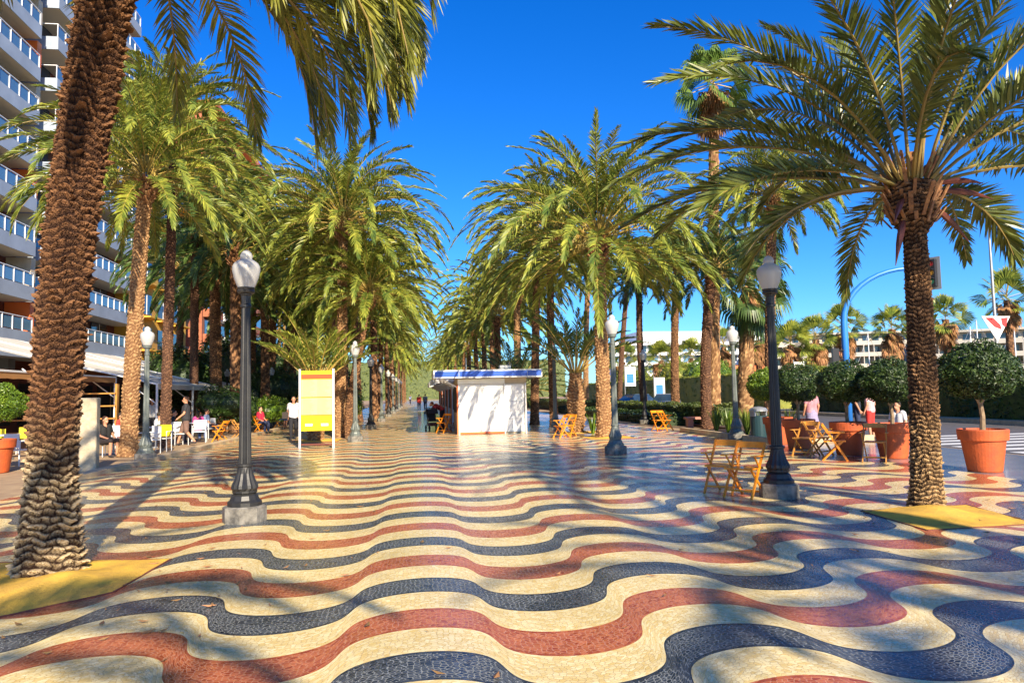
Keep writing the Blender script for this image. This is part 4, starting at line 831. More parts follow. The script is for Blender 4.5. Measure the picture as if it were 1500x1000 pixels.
# ------------------------------------------------------------------ parked cars behind the hedge
def car(loc, rz, paint, label):
    t_ = thing('parked_car', label, 'car', loc, rz, 'parked cars behind the hedge'); b_ = MB()
    sec = [(-2.1, .35, .62), (-2.05, .3, .80), (-1.2, .28, .92), (1.3, .28, .95), (1.95, .3, .86), (2.1, .35, .6)]
    pr = [(x, zt) for x, zb, zt in sec] + [(2.05, .28), (-2.05, .28)]
    for y0, y1 in ((-.85, .85),):
        V = [(x, y0, z) for x, z in pr] + [(x, y1, z) for x, z in pr]; n_ = len(pr)
        b_.add(V, [[i, (i + 1) % n_, n_ + (i + 1) % n_, n_ + i] for i in range(n_)], [[0, i + 1, i] for i in range(1, n_ - 1)] + [[n_, n_ + i, n_ + i + 1] for i in range(1, n_ - 1)])
    b_.build('body', paint, t_)
    c_ = MB(); lo = [(-1.15, -.80), (1.45, -.80), (1.45, .80), (-1.15, .80)]; hi = [(-.45, -.62), (.95, -.62), (.95, .62), (-.45, .62)]
    V = [(x, y, .93) for x, y in lo] + [(x, y, 1.40) for x, y in hi]; c_.add(V, [[0, 1, 5, 4], [1, 2, 6, 5], [2, 3, 7, 6], [3, 0, 4, 7]]); c_.build('window', M_GLASSW, t_)
    MB().bb(-.47, .97, -.64, .64, 1.40, 1.45).build('roof', paint, t_)
    for x in (-1.3, 1.3):
        for y in (-.78, .78):
            w_ = MB().tube([(x, y - .1, .32), (x, y + .1, .32)], .32, 18).build('wheel', M_TYRE, t_); MB().tube([(x, y - .11, .32), (x, y + .11, .32)], .18, 12).build('rim', M_METG, w_)
    for y in (-.6, .6): MB().box((-2.09, y, .68), (.06, .3, .12)).build('headlight', M_METW, t_)
    return t_
car((17.2, 56, 0), rad(20), M_CARB, 'dark blue parked car glimpsed over the hedge behind the thin dark trunks'); car((18.9, 53.5, 0), rad(60), M_CARS, 'silver grey parked car glimpsed over the hedge above the orange chairs')

# ------------------------------------------------------------------ buildings on the left
FX = -25.0
t_ = thing('apartment_building', 'tall white modern apartment block with glass railed balconies on the left', 'building', (FX, 20, 0))
Y0, Y1 = 0, 48.6
MB().bb(-12, -2.2, Y0, Y1, 0, 39.5).build('wall', M_BROWNW, t_)
MB().bb(-2.19, .2, Y0, Y1, 4.6, 5.35).build('podium_band', M_BLDW, t_)
g3 = np.random.default_rng(3)
for k in range(11):
    zt = 6.35 + 3.0 * k
    for a, b__ in ((0, 14.4), (15.2, 31.0), (32.4, 48.4)):
        fl_ = MB(); ex = .0 if (a, k) and True else 0
        V = [(-2.19, a, zt - .93), (.15, a + .0, zt - .93), (-.25, b__, zt - .93), (-2.19, b__, zt - .93)]
        hi = [(x, y, zt) for x, y, z in V]; fl_.add(V + hi, [[0, 3, 2, 1], [4, 5, 6, 7], [0, 1, 5, 4], [1, 2, 6, 5], [2, 3, 7, 6]])
        bal = fl_.build('balcony', M_BLDW, t_)
        MB().add([(-2.15, a + .05, zt - .935), (.10, a + .05, zt - .935), (-.30, b__ - .05, zt - .935), (-2.15, b__ - .05, zt - .935)], [[0, 3, 2, 1]]).build('soffit', M_SOFFIT, bal)
        r_ = MB(); r_.bar((.08, a + .05, zt + .93), (-.32, b__ - .05, zt + .93), .06, .05, side=(1, 0, 0))
        nP = 13
        for q_ in range(nP + 1): f = q_ / nP; r_.bar((.08 - .4 * f, a + .05 + (b__ - a - .1) * f, zt), (.08 - .4 * f, a + .05 + (b__ - a - .1) * f, zt + .93), .05, .05)
        r_.bar((.08, a + .05, zt + .93), (-2.15, a + .05, zt + .93), .05, .05); r_.build('railing', M_METW, bal)
        MB().bar((.05, a + .08, zt + .46), (-.35, b__ - .08, zt + .46), .015, .76, side=(1, 0, 0)).build('glass_panel', M_RAILG, bal)
        for q_ in range(3):
            yy = a + .8 + q_ * (b__ - a) / 3; wn = MB().bb(-2.19, -2.1, yy, yy + 2.9, zt + .05, zt + 2.0).build('window', M_GLASSW, t_)
            MB().bb(-2.10, -2.06, yy + 1.4, yy + 1.48, zt + .06, zt + 1.99).build('window_frame', M_METW, wn)
            if g3.random() < .4: MB().bb(-2.09, -2.065, yy + .05, yy + 1.3, zt + 1.1, zt + 1.98).build('curtain', M_SOFFIT, wn)
    for y in (14.5, 31.2): MB().bb(-2.18, -.6, y, y + .55, zt, zt + 2.06).build('partition', M_ORANGE if (k % 3) == 0 else M_KCREAM, t_)
for y in (2, 9, 16, 23, 30, 37): MB().bb(-2.18, -1.2, y, y + .8, 0, 4.59).build('column', M_BLDW, t_)
for y in (3, 10, 17, 24, 31): MB().bb(-2.18, -2.1, y, y + 5.5, .2, 3.6).build('shopfront', M_DARK, t_)
MB().bb(-2.1, 1.2, -6, 12, 3.2, 4.3).build('green_awning', M_GREEN, t_)
t_ = thing('yellow_building', 'yellow rendered apartment building beyond the white balconied block', 'building', (-25.4, 68.8, 0))
MB().bb(-14, 0, 0, 14, 0, 31.5).build('wall', M_YELLOWB, t_)
for k in range(9):
    z = 3.2 + k * 3.1
    for y in (1.0, 5.4, 9.8):
        wn = MB().bb(.0, .06, y, y + 2.6, z + .4, z + 2.3).build('window', M_GLASSW, t_); MB().bb(.06, .10, y + 1.25, y + 1.35, z + .4, z + 2.3).build('window_frame', M_METW, wn)
        bl = MB().bb(.0, 1.0, y - .3, y + 2.9, z - .02, z + .12).build('balcony', M_YELLOWB, t_); r_ = MB(); r_.bar((.97, y - .3, z + 1.0), (.97, y + 2.9, z + 1.0), .04, .04)
        for q_ in range(12): r_.bar((.97, y - .28 + q_ * .285, z + .12), (.97, y - .28 + q_ * .285, z + 1.0), .02, .02)
        r_.build('railing', M_BLACKP, bl)
MB().bb(-14, .6, -.1, 14, 31.52, 31.9).build('roof', M_BRICK, t_)
t_ = thing('brick_building', 'tall brown brick apartment tower with red eaves rising behind the left palms', 'building', (-25.2, 88, 0))
MB().bb(-14, 0, 0, 34, 0, 36.2).build('wall', M_BRICK, t_)
MB().bb(-14.5, 1.6, -.6, 34.6, 36.6, 37.4).build('eaves', M_ORANGE, t_)
for k in range(11):
    z = 3.4 + k * 3.0
    for q_ in range(6):
        y = 1 + q_ * 5.5; MB().bb(0, .07, y, y + 3.2, z + .1, z + 2.2).build('window', M_GLASSW, t_); MB().bb(.0, 1.2, y - .5, y + 3.7, z - .9, z + .05).build('balcony', M_WHITE if q_ % 2 else M_BRICK, t_)
t_ = thing('ochre_building', 'ochre building low behind the left palm row', 'building', (-25, 124, 0))
MB().bb(-14, 0, 0, 60, 0, 20).build('wall', M_YELLOWB, t_)
for k in range(6):
    for q_ in range(12): MB().bb(0, .07, 2 + q_ * 4.8, 4 + q_ * 4.8, 2 + k * 3, 3.8 + k * 3).build('window', M_GLASSW, t_)
MB().bb(-14.4, .4, -.4, 60.4, 20.01, 20.5).build('roof', M_BRICK, t_)

# ------------------------------------------------------------------ cafe: awnings, screens, furniture
def awning(x0, z0, x1, z1, y0, y1, mt, label, bays=3, posts=True):
    t_ = thing('cafe_awning', label, 'awning', (x1, y0, 0), 0, 'cafe awnings on the left')
    m_ = MB(); nb = 14; nx = 8
    ys = np.linspace(0, y1 - y0, nb * bays + 1); fx = np.linspace(0, 1, nx + 1)
    V = [((x0 - x1) * (1 - f), y, z0 + (z1 - z0) * f - .12 * math.sin(PI * f) + .015 * math.sin(y * 9)) for f in fx for y in ys]; ny = len(ys)
    Q = [[i * ny + j, (i + 1) * ny + j, (i + 1) * ny + j + 1, i * ny + j + 1] for i in range(nx) for j in range(ny - 1)]
    m_.add(V, Q); m_.add([(0, y, z1 - .0) for y in ys] + [(.01, y, z1 - .24 - .03 * abs(math.sin(y * 6))) for y in ys], [[j, ny + j, ny + j + 1, j + 1] for j in range(ny - 1)])
    o = m_.build('canopy', mt, t_); sd = o.modifiers.new('thickness', 'SOLIDIFY'); sd.thickness = .012
    MB().bar((0, 0, z1 - .02), (0, y1 - y0, z1 - .02), .06, .06).build('front_beam', M_METW, t_)
    for b__ in range(bays + 1):
        y = (y1 - y0) * b__ / bays; MB().bar((x0 - x1, y, z0 - .03), (0, y, z1 - .04), .05, .06).build('rafter', M_METW, t_)
        MB().bb(-.05, .03, y - .04, y + .04, 0, z1 - .06).build('post', M_METW, t_)
        MB().bar((-.02, y, z1 - .9), (-1.4, y, z1 + .2), .04, .04).build('brace', M_METW, t_)
    return t_
awning(-21.5, 3.5, -12.9, 2.75, 23.6, 32.8, M_AWNT, 'tan cafe awning at the left edge behind the huge palm trunk', 2)
awning(-22.5, 5.3, -11.4, 2.45, 33.4, 43.5, M_AWNW, 'white sloping cafe awning right of the curved golden palm', 2)
awning(-22.5, 5.1, -12.4, 2.4, 44.5, 57, M_AWNW, 'grey-white cafe awning farther along, behind the shaded palm', 2)
awning(-22.5, 5.0, -13.0, 2.35, 58.5, 76, M_AWNW, 'farthest pale cafe awning glimpsed among the palm trunks', 3)
sh = thing('wooden_shelf_unit', 'wooden slatted shelf unit under the awning behind the stone pillar', 'shelf', (-14.2, 30.5, 0))
for z in (.5, 1.0, 1.5, 2.0): MB().bb(-2.6, 2.2, 0, .4, z, z + .05).build('shelf', M_CHAIRO, sh)
for x in (-2.6, -1, .6, 2.15): MB().bb(x, x + .08, .1, .3, 0, 2.4).build('upright', M_CHAIRO, sh)
bw = thing('cafe_pavilion', 'dark glazed cafe pavilion under the left awnings', 'building', (-22.3, 13, 0))
MB().bb(-.5, 0, 0, 62, 0, 3.6).build('wall', M_BROWNW, bw)
for q_ in range(12): w_ = MB().bb(.0, .05, .6 + q_ * 5, 4.8 + q_ * 5, .5, 2.8).build('window', M_DARK, bw); MB().bb(.05, .09, 2.65 + q_ * 5, 2.75 + q_ * 5, .5, 2.8).build('frame', M_CHAIRO, w_)
def cafe_chair(label, yel):
    t_ = thing('cafe_chair', label, 'chair', group='white metal chairs at the cafe')
    for sx_ in (-.25, .25):
        for sy_ in (-.24, .24): MB().tube([(sx_, sy_, 0), (sx_ * .96, sy_, .66)], .014, 6).build('leg', M_METW, t_)
        MB().bb(sx_ - .025, sx_ + .025, -.25, .25, .655, .68).build('armrest', M_METW, t_)
    MB().bb(-.23, .23, -.24, .24, .42, .45).build('seat', M_METW, t_); MB().bb(-.24, .24, .235, .265, .50, .88).build('backrest', M_SIGNY if yel else M_METW, t_)
    return t_
def cafe_table(label):
    t_ = thing('cafe_table', label, 'table', group='small tables at the cafe')
    MB().lathe([(.0, .72), (.36, .72), (.37, .735), (.36, .75), (.0, .75)], 24).build('tabletop', M_METW, t_); MB().tube([(0, 0, .03), (0, 0, .72)], .03, 8).build('leg', M_METG, t_); MB().lathe([(.0, .03), (.22, .02), (.23, .0)], 16).build('base', M_METG, t_)
    return t_
c0 = cafe_chair('yellow-backed white cafe chair with the seated sunglasses woman, right of the stone pillar', True); c1 = cafe_chair('plain white metal cafe armchair at the left edge, nearest the pot', False); tb = cafe_table('small white cafe table at the left edge by the terracotta pot')
def put(o, px, py, rz): q_ = G(px, py); o.location = (q_.x, q_.y, 0); o.rotation_euler.z = rad(rz)
put(c0, 152, 668, 150); put(c1, 28, 682, 160); put(tb, 8, 672, 0)
for (px, py, rz, src, lb) in [(-4, 668, 200, c0, 'yellow-backed cafe chair at the very left edge'), (38, 664, 20, c0, 'yellow-backed cafe chair just left of the huge palm trunk'), (236, 661, 0, c0, 'yellow-backed cafe chair between the lamp and the thin dark palm'), (218, 664, -40, c1, 'white cafe chair directly behind the grey lamp by the kerb'),
        (262, 652, 40, c1, 'white cafe chair behind the standing man'), (292, 648, 10, c1, 'white cafe chair right of the standing man'), (303, 642, -20, c1, 'white cafe chair of the seated woman in blue'), (176, 660, 180, c1, 'white cafe chair left of the curved golden palm trunk')]:
    q_ = G(px, py); dup(src, (q_.x, q_.y, 0), rad(rz), lb)
for (px, py, lb) in [(166, 664, 'small cafe table in front of the sunglasses woman'), (228, 655, 'small cafe table behind the grey kerb lamp'), (282, 645, 'small cafe table behind the standing man')]:
    q_ = G(px, py); dup(tb, (q_.x, q_.y, 0), 0, lb)

# ------------------------------------------------------------------ people
def limb(mb, a, b_, r0, r1): mb.tube([a, b_], [r0, r1], 12); mb.ball(a, r0, 6); mb.ball(b_, r1, 6)
V3 = Vector
def person(label, loc, rz, pose='stand', shirt=(.5, .5, .5), pants=(.1, .1, .15), short=False, sleeve=False, hair=(.03, .02, .01), h=1.72, shoes=(.05, .04, .04), skirt=False, fat=1.0, longhair=False, hat=None, group=None):
    J = {}
    for s_, n_ in ((-1, 'l'), (1, 'r')):
        J['sh' + n_] = V3((s_ * .175, 0, 1.42)); J['el' + n_] = V3((s_ * .235, .03, 1.14)); J['wr' + n_] = V3((s_ * .24, -.07, .91))
        J['hi' + n_] = V3((s_ * .09, 0, .92)); J['kn' + n_] = V3((s_ * .10, -.02, .50)); J['an' + n_] = V3((s_ * .10, .03, .085))
    J['pe'] = V3((0, 0, .95)); J['wa'] = V3((0, -.01, 1.10)); J['ch'] = V3((0, 0, 1.33)); J['nk'] = V3((0, 0, 1.47)); J['hd'] = V3((0, -.02, 1.62))
    if pose == 'walk':
        J['knl'] = V3((-.10, -.15, .52)); J['anl'] = V3((-.10, -.26, .10)); J['knr'] = V3((.10, .02, .50)); J['anr'] = V3((.10, .30, .14))
        J['ell'] = V3((-.23, .12, 1.15)); J['wrl'] = V3((-.22, .03, .92)); J['elr'] = V3((.23, -.06, 1.14)); J['wrr'] = V3((.21, -.25, .98))
    if pose == 'sit':
        d = V3((0, 0, -.46))
        for k in ('pe', 'wa', 'ch', 'nk', 'hd', 'shl', 'shr', 'ell', 'elr'): J[k] = J[k] + d
        for s_, n_ in ((-1, 'l'), (1, 'r')): J['hi' + n_] = V3((s_ * .09, 0, .49)); J['kn' + n_] = V3((s_ * .12, -.43, .52)); J['an' + n_] = V3((s_ * .12, -.40, .09)); J['wr' + n_] = V3((s_ * .14, -.27, .60)); J['el' + n_] = V3((s_ * .25, -.03, .70))
    if pose == 'bend':
        J['wa'] = V3((0, -.12, 1.04)); J['ch'] = V3((0, -.32, 1.15)); J['nk'] = V3((0, -.44, 1.20)); J['hd'] = V3((0, -.56, 1.24))
        for s_, n_ in ((-1, 'l'), (1, 'r')): J['sh' + n_] = V3((s_ * .17, -.38, 1.18)); J['el' + n_] = V3((s_ * .2, -.50, .95)); J['wr' + n_] = V3((s_ * .14, -.70, .92))
    sc_ = h / 1.72
    body = MB(); f = fat
    def torso(mb, e):
        for s_ in (-1, 1):
            o_ = V3((s_ * .075, 0, 0)); limb(mb, J['pe'] + o_, J['wa'] + o_ * .85, .105 * f + e, .098 * f + e); limb(mb, J['wa'] + o_ * .85, J['ch'] + o_, .098 * f + e, .108 * (f * .5 + .5) + e)
            limb(mb, J['ch'] + o_, (J['shl'] if s_ < 0 else J['shr']) * .8 + J['nk'] * .2, .10 + e, .06 + e)
    torso(body, 0); limb(body, J['ch'], J['nk'], .08, .055); limb(body, J['nk'], J['hd'] - (J['hd'] - J['nk']) * .35, .055, .058)
    hd = J['hd']; body.ball(hd + V3((0, .01, .03)), (.078, .096, .10), 8); body.ball(hd + V3((0, -.035, -.045)), (.052, .06, .065), 6); body.ball(hd + V3((0, -.10, -.015)), (.013, .022, .022), 5)
    for s_ in (-1, 1): body.ball(hd + V3((s_ * .078, .012, .0)), (.012, .02, .03), 5)
    body.ball(hd + V3((0, -.088, -.062)), (.024, .012, .010), 5)
    for n_, s_ in (('l', -1), ('r', 1)):
        limb(body, J['sh' + n_], J['el' + n_], .052, .040); limb(body, J['el' + n_], J['wr' + n_], .040, .026)
        fd = (J['wr' + n_] - J['el' + n_]).normalized(); pc = J['wr' + n_] + fd * .05; sd = V3((0, 1, 0)) if abs(fd.y) < .7 else V3((1, 0, 0)); limb(body, J['wr' + n_], pc, .026, .030)
        for k in range(4): q_ = pc + sd * (k - 1.5) * .018 + fd * .015; body.tube([q_, q_ + fd * (.045 - abs(k - 1.4) * .006), q_ + fd * .07 + V3((-s_ * .012, 0, 0))], [.0105, .0095, .008], 6)
        q_ = pc + sd * -.03; body.tube([q_, q_ + fd * .03 - sd * .022, q_ + fd * .055 - sd * .025], [.012, .011, .009], 6)
        limb(body, J['hi' + n_], J['kn' + n_], .088, .058); limb(body, J['kn' + n_], J['an' + n_], .058, .038)
        an = J['an' + n_]; limb(body, an + V3((0, .02, -.045)), an + V3((0, -.15, -.055)), .038, .028)
    o = body.build('person', M_SKIN, None, True); rm = o.modifiers.new('skin_surface', 'REMESH'); rm.mode = 'VOXEL'; rm.voxel_size = .0085; rm.use_smooth_shade = True
    sm = o.modifiers.new('smooth', 'SMOOTH'); sm.iterations = 2; sm.factor = .5
    def garment(name, mb, c, vs=.013):
        g_ = mb.build(name, c if not isinstance(c, tuple) else cloth('cloth', c, tuple(x * .7 for x in c), 9), o, True); r_ = g_.modifiers.new('drape', 'REMESH'); r_.mode = 'VOXEL'; r_.voxel_size = vs; r_.use_smooth_shade = True; return g_
    s1_ = MB(); torso(s1_, .02)
    for n_ in ('l', 'r'):
        e_ = J['sh' + n_].lerp(J['el' + n_], .62); limb(s1_, J['sh' + n_], e_ if not sleeve else J['el' + n_], .068, .056)
        if sleeve: limb(s1_, J['el' + n_], J['wr' + n_], .056, .042)
    garment('shirt', s1_, shirt)
    s2_ = MB()
    for n_, s_ in (('l', -1), ('r', 1)):
        limb(s2_, J['pe'] + V3((s_ * .06, 0, .03)), J['hi' + n_], .118 * f, .112 * (f * .5 + .5)); limb(s2_, J['hi' + n_], J['kn' + n_], .108 * (f * .5 + .5), .078)
        if not short: limb(s2_, J['kn' + n_], J['an' + n_] + V3((0, 0, .02)), .078, .056)
    if skirt: s2_.lathe([(.12, 1.0), (.17, .9), (.24, .5), (.23, .5), (.15, .9), (.11, 1.0)], 20)
    garment('skirt' if skirt else ('shorts' if short else 'trousers'), s2_, pants)
    s3_ = MB()
    for n_ in ('l', 'r'): an = J['an' + n_]; limb(s3_, an + V3((0, .025, -.04)), an + V3((0, -.155, -.05)), .045, .036)
    garment('shoes', s3_, shoes)
    hr = MB(); hr.ball(hd + V3((0, .03, .055)), (.088, .096, .093), 8)
    if longhair: hr.ball(hd + V3((0, .07, -.05)), (.08, .05, .13), 7)
    garment('hair', hr, hair, .012)
    ey = MB()
    for s_ in (-1, 1): ey.ball(hd + V3((s_ * .031, -.083, .018)), (.012, .008, .008), 4)
    ey.build('eyes', M_HAIR, o)
    o.location = loc; o.rotation_euler.z = rz; o.scale = (sc_,) * 3; tag(o, label, 'person', group); return o
def at(px, py): q_ = G(px, py); return (q_.x, q_.y, 0)
# rz: 0 faces the camera side, 180 faces away, -90 faces left, 90 faces right
person('heavy-set person in dark grey T-shirt and brown shorts walking by the cafe kerb', at(272, 652), rad(-75), 'walk', (.035, .035, .04), (.22, .13, .10), True, fat=1.28, hair=(.10, .05, .03), h=1.80)
person('walking person in white shirt with shoulder bag and black trousers left of the yellow sign', at(430, 644), rad(10), 'walk', (.75, .76, .80), (.015, .015, .02), h=1.72)
b_ = thing('shoulder_bag', 'dark shoulder bag with strap held by the person in white shirt', 'bag', at(424, 644)); b_.location.z = 0
MB().box((-.14, -.17, 1.0), (.22, .12, .26)).build('body', M_HAIR, b_); MB().bar((-.14, -.18, 1.13), (.22, -.12, 1.42), .03, .01).build('strap', M_HAIR, b_)
person('person in dark red coat bending over the black pushchair beside the kiosk', at(648, 627), rad(-80), 'bend', (.32, .02, .03), (.03, .02, .03), sleeve=True, hair=(.16, .03, .02), h=1.70)
person('far walker in bright red shirt in the middle of the promenade', at(614, 602), rad(180), 'walk', (.75, .05, .03), (.03, .04, .07), h=1.75)
person('far walker in grey with backpack, right of the walker in red', at(623, 600), rad(180), 'walk', (.16, .18, .22), (.03, .04, .07), h=1.78)
person('person in pink striped top and red shorts standing behind the terracotta pots', at(1277, 643), rad(-150), 'stand', (.75, .42, .42), (.72, .04, .03), True, hair=(.12, .06, .03), h=1.68)
person('person in dark top standing behind the topiary with forked stem', at(1257, 640), rad(60), 'stand', (.03, .035, .05), (.03, .04, .09), h=1.74)
person('person in flowered red and blue dress behind the pot right of the near right lamp', at(1191, 645), rad(180), 'stand', (.55, .25, .28), (.35, .30, .45), True, skirt=True, longhair=True, hair=(.2, .1, .05), h=1.66)
person('person in white top and jeans seated beside the near right palm trunk', at(1318, 655), rad(-70), 'sit', (.75, .74, .72), (.05, .12, .25), h=1.68)
person('seated person in red shirt on a wooden chair right of the near left lamp', at(381, 634), rad(60), 'sit', (.60, .02, .06), (.02, .03, .08), h=1.72)
person('seated person in pale blue top beside the one in red', at(391, 628), rad(60), 'sit', (.35, .45, .60), (.05, .10, .18), h=1.68)
person('seated person in white top and blue shorts farther along the left bench', at(408, 628), rad(70), 'sit', (.62, .64, .68), (.08, .18, .40), True, h=1.70)
person('woman in black with crossed bare legs and sunglasses at the cafe table', at(153, 669), rad(60), 'sit', (.02, .02, .02), (.03, .02, .02), True, longhair=True, hair=(.05, .02, .01), h=1.66)
person('cafe guest in pale top between the kerb lamp and the thin dark palm', at(233, 655), rad(150), 'sit', (.7, .72, .74), (.05, .06, .1), h=1.70)
person('cafe guest in pink and blue seated right of the standing man', at(290, 645), rad(170), 'sit', (.55, .06, .25), (.1, .15, .3), longhair=True, h=1.66)
person('cafe guest in light blue shirt seated in front of the shaded palm', at(302, 642), rad(120), 'sit', (.35, .45, .65), (.05, .06, .1), h=1.74)
person('cafe guest in orange top in the shade behind the left lamp', at(337, 628), rad(0), 'sit', (.75, .16, .05), (.05, .05, .08), h=1.70)
q_ = at(381, 634); dup(CH, (q_[0], q_[1], 0), rad(60), 'wooden chair under the seated person in red', GC)
q_ = at(391, 628); dup(CO, (q_[0], q_[1], 0), rad(60), 'wooden chair under the seated person in pale blue', GC)
q_ = at(408, 628); dup(CO, (q_[0], q_[1], 0), rad(70), 'wooden chair under the seated person in white and blue', GC)
q_ = at(1318, 655); dup(CO, (q_[0], q_[1], 0), rad(-70), 'wooden chair under the seated person beside the near right palm', GC)
person('cafe guest in black jacket seated just right of the thin dark palm', at(254, 648), rad(100), 'sit', (.02, .02, .025), (.04, .04, .06), h=1.74)
person('cafe guest in yellow top seated behind the white chairs', at(268, 641), rad(200), 'sit', (.65, .45, .03), (.05, .06, .1), longhair=True, h=1.66)
person('cafe guest in red top seated left of the grey kerb lamp', at(176, 655), rad(80), 'sit', (.55, .06, .04), (.05, .06, .1), h=1.70)
person('waiter in white shirt standing under the white awning', at(222, 640), rad(30), 'stand', (.7, .7, .68), (.02, .02, .025), h=1.78)
person('person in orange top walking far off in the shade left of the yellow sign', at(352, 618), rad(170), 'walk', (.75, .20, .06), (.05, .08, .16), h=1.72)
person('tiny far walker in pale blue near the end of the promenade', at(601, 592), rad(10), 'walk', (.4, .5, .65), (.05, .05, .08), h=1.74)
# pushchair
q_ = at(634, 629); t_ = thing('pushchair', 'black four-wheeled pushchair beside the front kiosk', 'pushchair', q_, rad(15))
for x in (-.26, .26):
    for y in (-.32, .32): w_ = MB().tube([(x - .02, y, .11), (x + .02, y, .11)], .11, 16).build('wheel', M_TYRE, t_)
    MB().tube([(x, -.32, .12), (x, .05, .55), (x, .42, 1.05)], .014, 6).build('frame', M_METG, t_); MB().tube([(x, .32, .12), (x, -.2, .6)], .014, 6).build('frame', M_METG, t_)
MB().tube([(-.26, .42, 1.05), (.26, .42, 1.05)], .018, 8).build('handle', M_BLACKP, t_)
m_ = MB(); m_.bar((0, -.25, .45), (0, .18, .42), .46, .06); m_.bar((0, .18, .42), (0, .33, .95), .46, .06); m_.build('seat', M_HAIR, t_)
m_ = MB()
for k in range(5): a0, a1 = rad(20 + k * 28), rad(48 + k * 28); m_.bar((0, .1 - .34 * math.cos(a0) + .1, .66 + .36 * math.sin(a0)), (0, .1 - .34 * math.cos(a1) + .1, .66 + .36 * math.sin(a1)), .50, .02, side=(1, 0, 0))
m_.build('hood', M_HAIR, t_); MB().box((0, .05, .26), (.40, .42, .16)).build('basket', M_BROWNW, t_)

# ------------------------------------------------------------------ far side of the harbour
def far(px, dp): p_ = P(px, 570, dp); return p_
def facing(a, b_):  # frame of a facade between two ground points
    a = Vector((a.x, a.y, 0)); b_ = Vector((b_.x, b_.y, 0)); return a, (b_ - a).length, math.atan2((b_ - a).y, (b_ - a).x)
def zat(px, py, dp): return P(px, py, dp).z
# long white hotel
A, Lh, rz = facing(far(900, 200), far(1170, 210)); t_ = thing('white_hotel', 'long white hotel with rows of balconies behind the right palms', 'building', tuple(A), rz)
zt = zat(930, 500, 200); MB().bb(0, Lh, 1.4, 16, 0, zt).build('wall', M_WHITE, t_)
x0 = Lh * .14; MB().bb(x0, Lh * .56, .8, 14, zt + .01, zt + 3.0).build('roof_block', M_WHITE, t_); MB().bb(Lh * .65, Lh * .86, .8, 14, zt + .01, zt + 3.1).build('roof_block', M_WHITE, t_)
for k in range(6):
    z = zt - .9 - k * 2.9; MB().bb(-.2, Lh + .2, -.3, 1.39, z - .05, z + .85).build('balcony', M_WHITE, t_)
    for q_ in range(16): xx = .6 + q_ * (Lh - 1) / 16; MB().bb(xx, xx + Lh / 16 * .78, 1.30, 1.398, z - 2.0, z - .08).build('window', M_GLASSW if q_ % 3 else M_RAILG, t_)
# terraced hotel in two wings
def wing(px0, d0, px1, d1, py, label, nf=6, nb=14):
    A, Lh, rz = facing(far(px0, d0), far(px1, d1)); t_ = thing('terraced_hotel', label, 'building', tuple(A), rz, 'terraced hotel blocks across the harbour'); zt = zat(px0, py, d0); fh = 2.9
    MB().bb(0, Lh, 2.2, 18, 0, zt).build('wall', M_SOFFIT, t_)
    for k in range(nf):
        z = zt - 2.6 - k * fh; MB().bb(0, Lh, 0, 2.19, z - .25, z).build('slab', M_HOTEL, t_); MB().bb(0, Lh, -.06, 0, z - .3, z + .75).build('parapet', M_HOTEL, t_)
        for q_ in range(nb): xx = q_ * Lh / nb + .5; MB().bb(xx, xx + Lh / nb - 1.0, 2.08, 2.198, z + .02, z + 2.2).build('window', M_GLASSW, t_)
    m_ = MB()
    for q_ in range(nb + 1): xx = q_ * Lh / nb; m_.bb(xx - .1, xx + .1, .0, 2.07, 0, zt - 2.0)
    m_.build('partition', M_HOTEL, t_); MB().bb(-.2, Lh + .2, .3, 18, zt + .01, zt + .5).build('roof', M_HOTEL, t_)
wing(1135, 185, 1345, 180, 492, 'cream terraced hotel block left of the near right palm trunk, behind the blue mast'); wing(1362, 165, 1640, 150, 488, 'cream terraced hotel block at the right edge, behind the triangular banner', 7, 15)
# low harbour buildings
A, Lh, rz = facing(far(1005, 125), far(1120, 125)); t_ = thing('harbour_building', 'low cream building with orange cornice and red shutters behind the right trunks', 'building', tuple(A), rz)
zt = zat(1060, 543, 125); MB().bb(0, Lh, 0, 8, 0, zt).build('wall', M_HOTEL, t_); MB().bb(-.3, Lh + .3, -.3, 8.3, zt - .2, zt + .9).build('cornice', M_ORANGE, t_)
for q_ in range(5): xx = 1 + q_ * Lh / 5; w_ = MB().bb(xx, xx + .9, -.06, 0, zt - 2.8, zt - .9).build('window', M_GLASSW, t_); MB().bb(xx - .5, xx - .03, -.08, 0, zt - 2.8, zt - .9).build('shutter', M_ORANGE, w_); MB().bb(xx + .93, xx + 1.4, -.08, 0, zt - 2.8, zt - .9).build('shutter', M_ORANGE, w_)
A, Lh, rz = facing(far(1128, 125), far(1262, 118)); t_ = thing('harbour_building', 'low orange-roofed harbour building between near right lamp and blue mast', 'building', tuple(A), rz)
zt = zat(1190, 548, 120); MB().bb(0, Lh, 0, 8, 0, zt).build('wall', M_SOFFIT, t_); MB().bb(-.3, Lh + .3, -.3, 8.3, zt - .2, zt + .7).build('roof', M_ORANGE, t_)
for q_ in range(6): xx = 1 + q_ * Lh / 6; MB().bb(xx, xx + 1.1, -.06, 0, zt - 2.4, zt - .9).build('window', M_GLASSW, t_)
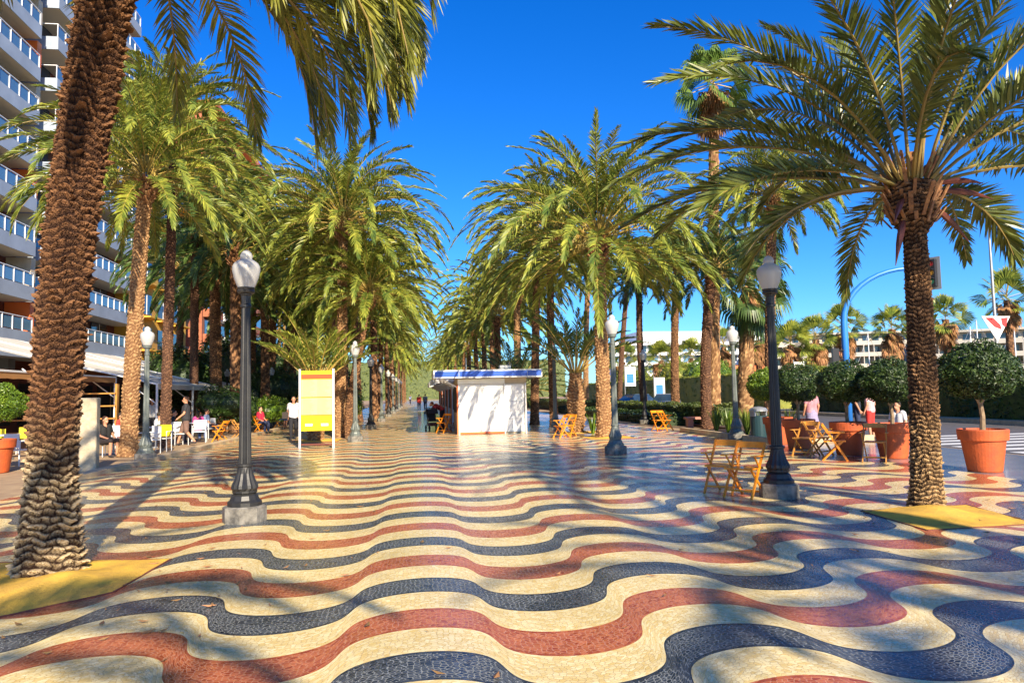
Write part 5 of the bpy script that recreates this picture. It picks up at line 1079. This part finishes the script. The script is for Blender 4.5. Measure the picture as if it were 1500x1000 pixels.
# sailing boats
def sailboat(px, py0, dp, py1, label):
    p_ = P(px, py0, dp); t_ = thing('sailing_boat', label, 'boat', (p_.x, p_.y, 0), rad(random.uniform(-30, 30)), 'moored sailing boats in the harbour'); H = P(px, py1, dp).z
    m_ = MB(); st_ = [(-4, .0, .9), (-3, 1.1, .95), (0, 1.5, 1.0), (3, 1.0, 1.1), (4.8, .03, 1.3)]; V = []
    for x, w_, z in st_: V += [(x, -w_, z), (x, -w_ * .6, .1), (x, w_ * .6, .1), (x, w_, z)]
    m_.add(V, [[i * 4 + j, i * 4 + 4 + j, i * 4 + 5 + j, i * 4 + 1 + j] for i in range(4) for j in range(3)] + [[i * 4 + 3, i * 4 + 7, i * 4 + 4, i * 4] for i in range(4)]); m_.build('hull', M_WHITE, t_)
    MB().bb(-1.5, 1.5, -.7, .7, 1.0, 1.5).build('cabin', M_WHITE, t_); MB().tube([(0, 0, 1), (0, 0, H)], [.09, .06], 8).build('mast', M_METW, t_); MB().tube([(0, 0, 2.4), (-3.6, 0, 2.5)], .07, 8).build('boom', M_METW, t_)
    for e in (4.7, -4): MB().tube([(0, 0, H - .2), (e, 0, 1.2)], .025, 5).build('stay', M_METG, t_)
for px, d, y1, lb in [(1437, 95, 468, 'moored sailing boat whose mast stands just left of the triangular banner'), (1427, 100, 478, 'moored sailing boat with mast left of the one beside the banner'), (1276, 105, 488, 'moored sailing boat whose mast shows between the blue mast and the near right palm'), (1351, 90, 468, 'moored sailing boat whose mast shows right beside the near right palm trunk'), (1492, 95, 470, 'moored sailing boat at the right frame edge')]:
    sailboat(px, 575, d, y1, lb)
for i, (px, py, lb, mt) in enumerate([(915, 552, 'white and green square flag sign left of the thin pale trunk', M_WHITE), (958, 568, 'white and blue banner right of the small dark lamp', M_WHITE), (1163, 545, 'white and blue tall banner between the near right lamp and topiary', M_WHITE)]):
    p_ = P(px, py, 70); t_ = thing('street_banner', lb, 'banner', (p_.x, p_.y, 0), 0, 'street banners across the road'); MB().tube([(0, 0, 0), (0, 0, p_.z + 1.2)], .05, 8).build('pole', M_METG, t_); MB().bb(.06, 1.1, -.02, .02, p_.z - .9, p_.z + 1.0).build('panel', mt, t_); MB().bb(.2, .9, -.03, -.021, p_.z - .6, p_.z + .3).build('emblem', M_BLUEP, t_)
hedge('distant_trees', -40, 60, 290, 310, 0, 15, 20000, .9, M_HEDGE, 'distant mass of trees closing the far end of the promenade', 'trees', seed=9, kind='stuff')
# dry leaflets blown over the paving
g4 = np.random.default_rng(12); m_ = MB(); n_ = 420
cx_ = np.concatenate([g4.normal(-3.3, 1.6, 120), g4.normal(6.8, 1.4, 120), g4.uniform(-6, 9.5, 180)]); cy_ = np.concatenate([g4.normal(7.2, 1.5, 120), g4.normal(8.9, 1.3, 120), g4.uniform(4, 28, 180)])
a_ = g4.uniform(0, PI, n_); l_ = g4.uniform(.015, .07, n_); w_ = l_ * g4.uniform(.12, .4, n_); ux, uy = np.cos(a_), np.sin(a_)
V = np.stack([np.stack([cx_ - ux * l_, cy_ - uy * l_, 0 * a_ + .022], 1), np.stack([cx_ + uy * w_, cy_ - ux * w_, 0 * a_ + .012], 1), np.stack([cx_ + ux * l_, cy_ + uy * l_, 0 * a_ + .024], 1), np.stack([cx_ - uy * w_, cy_ + ux * w_, 0 * a_ + .012], 1)], 1).reshape(-1, 3)
m_.add(V, np.arange(n_)[:, None] * 4 + np.array([[0, 1, 2, 3]])); tag(m_.build('leaf_litter', M_DEAD), 'dry leaf scraps scattered over the mosaic paving', 'leaf litter', None, 'stuff')
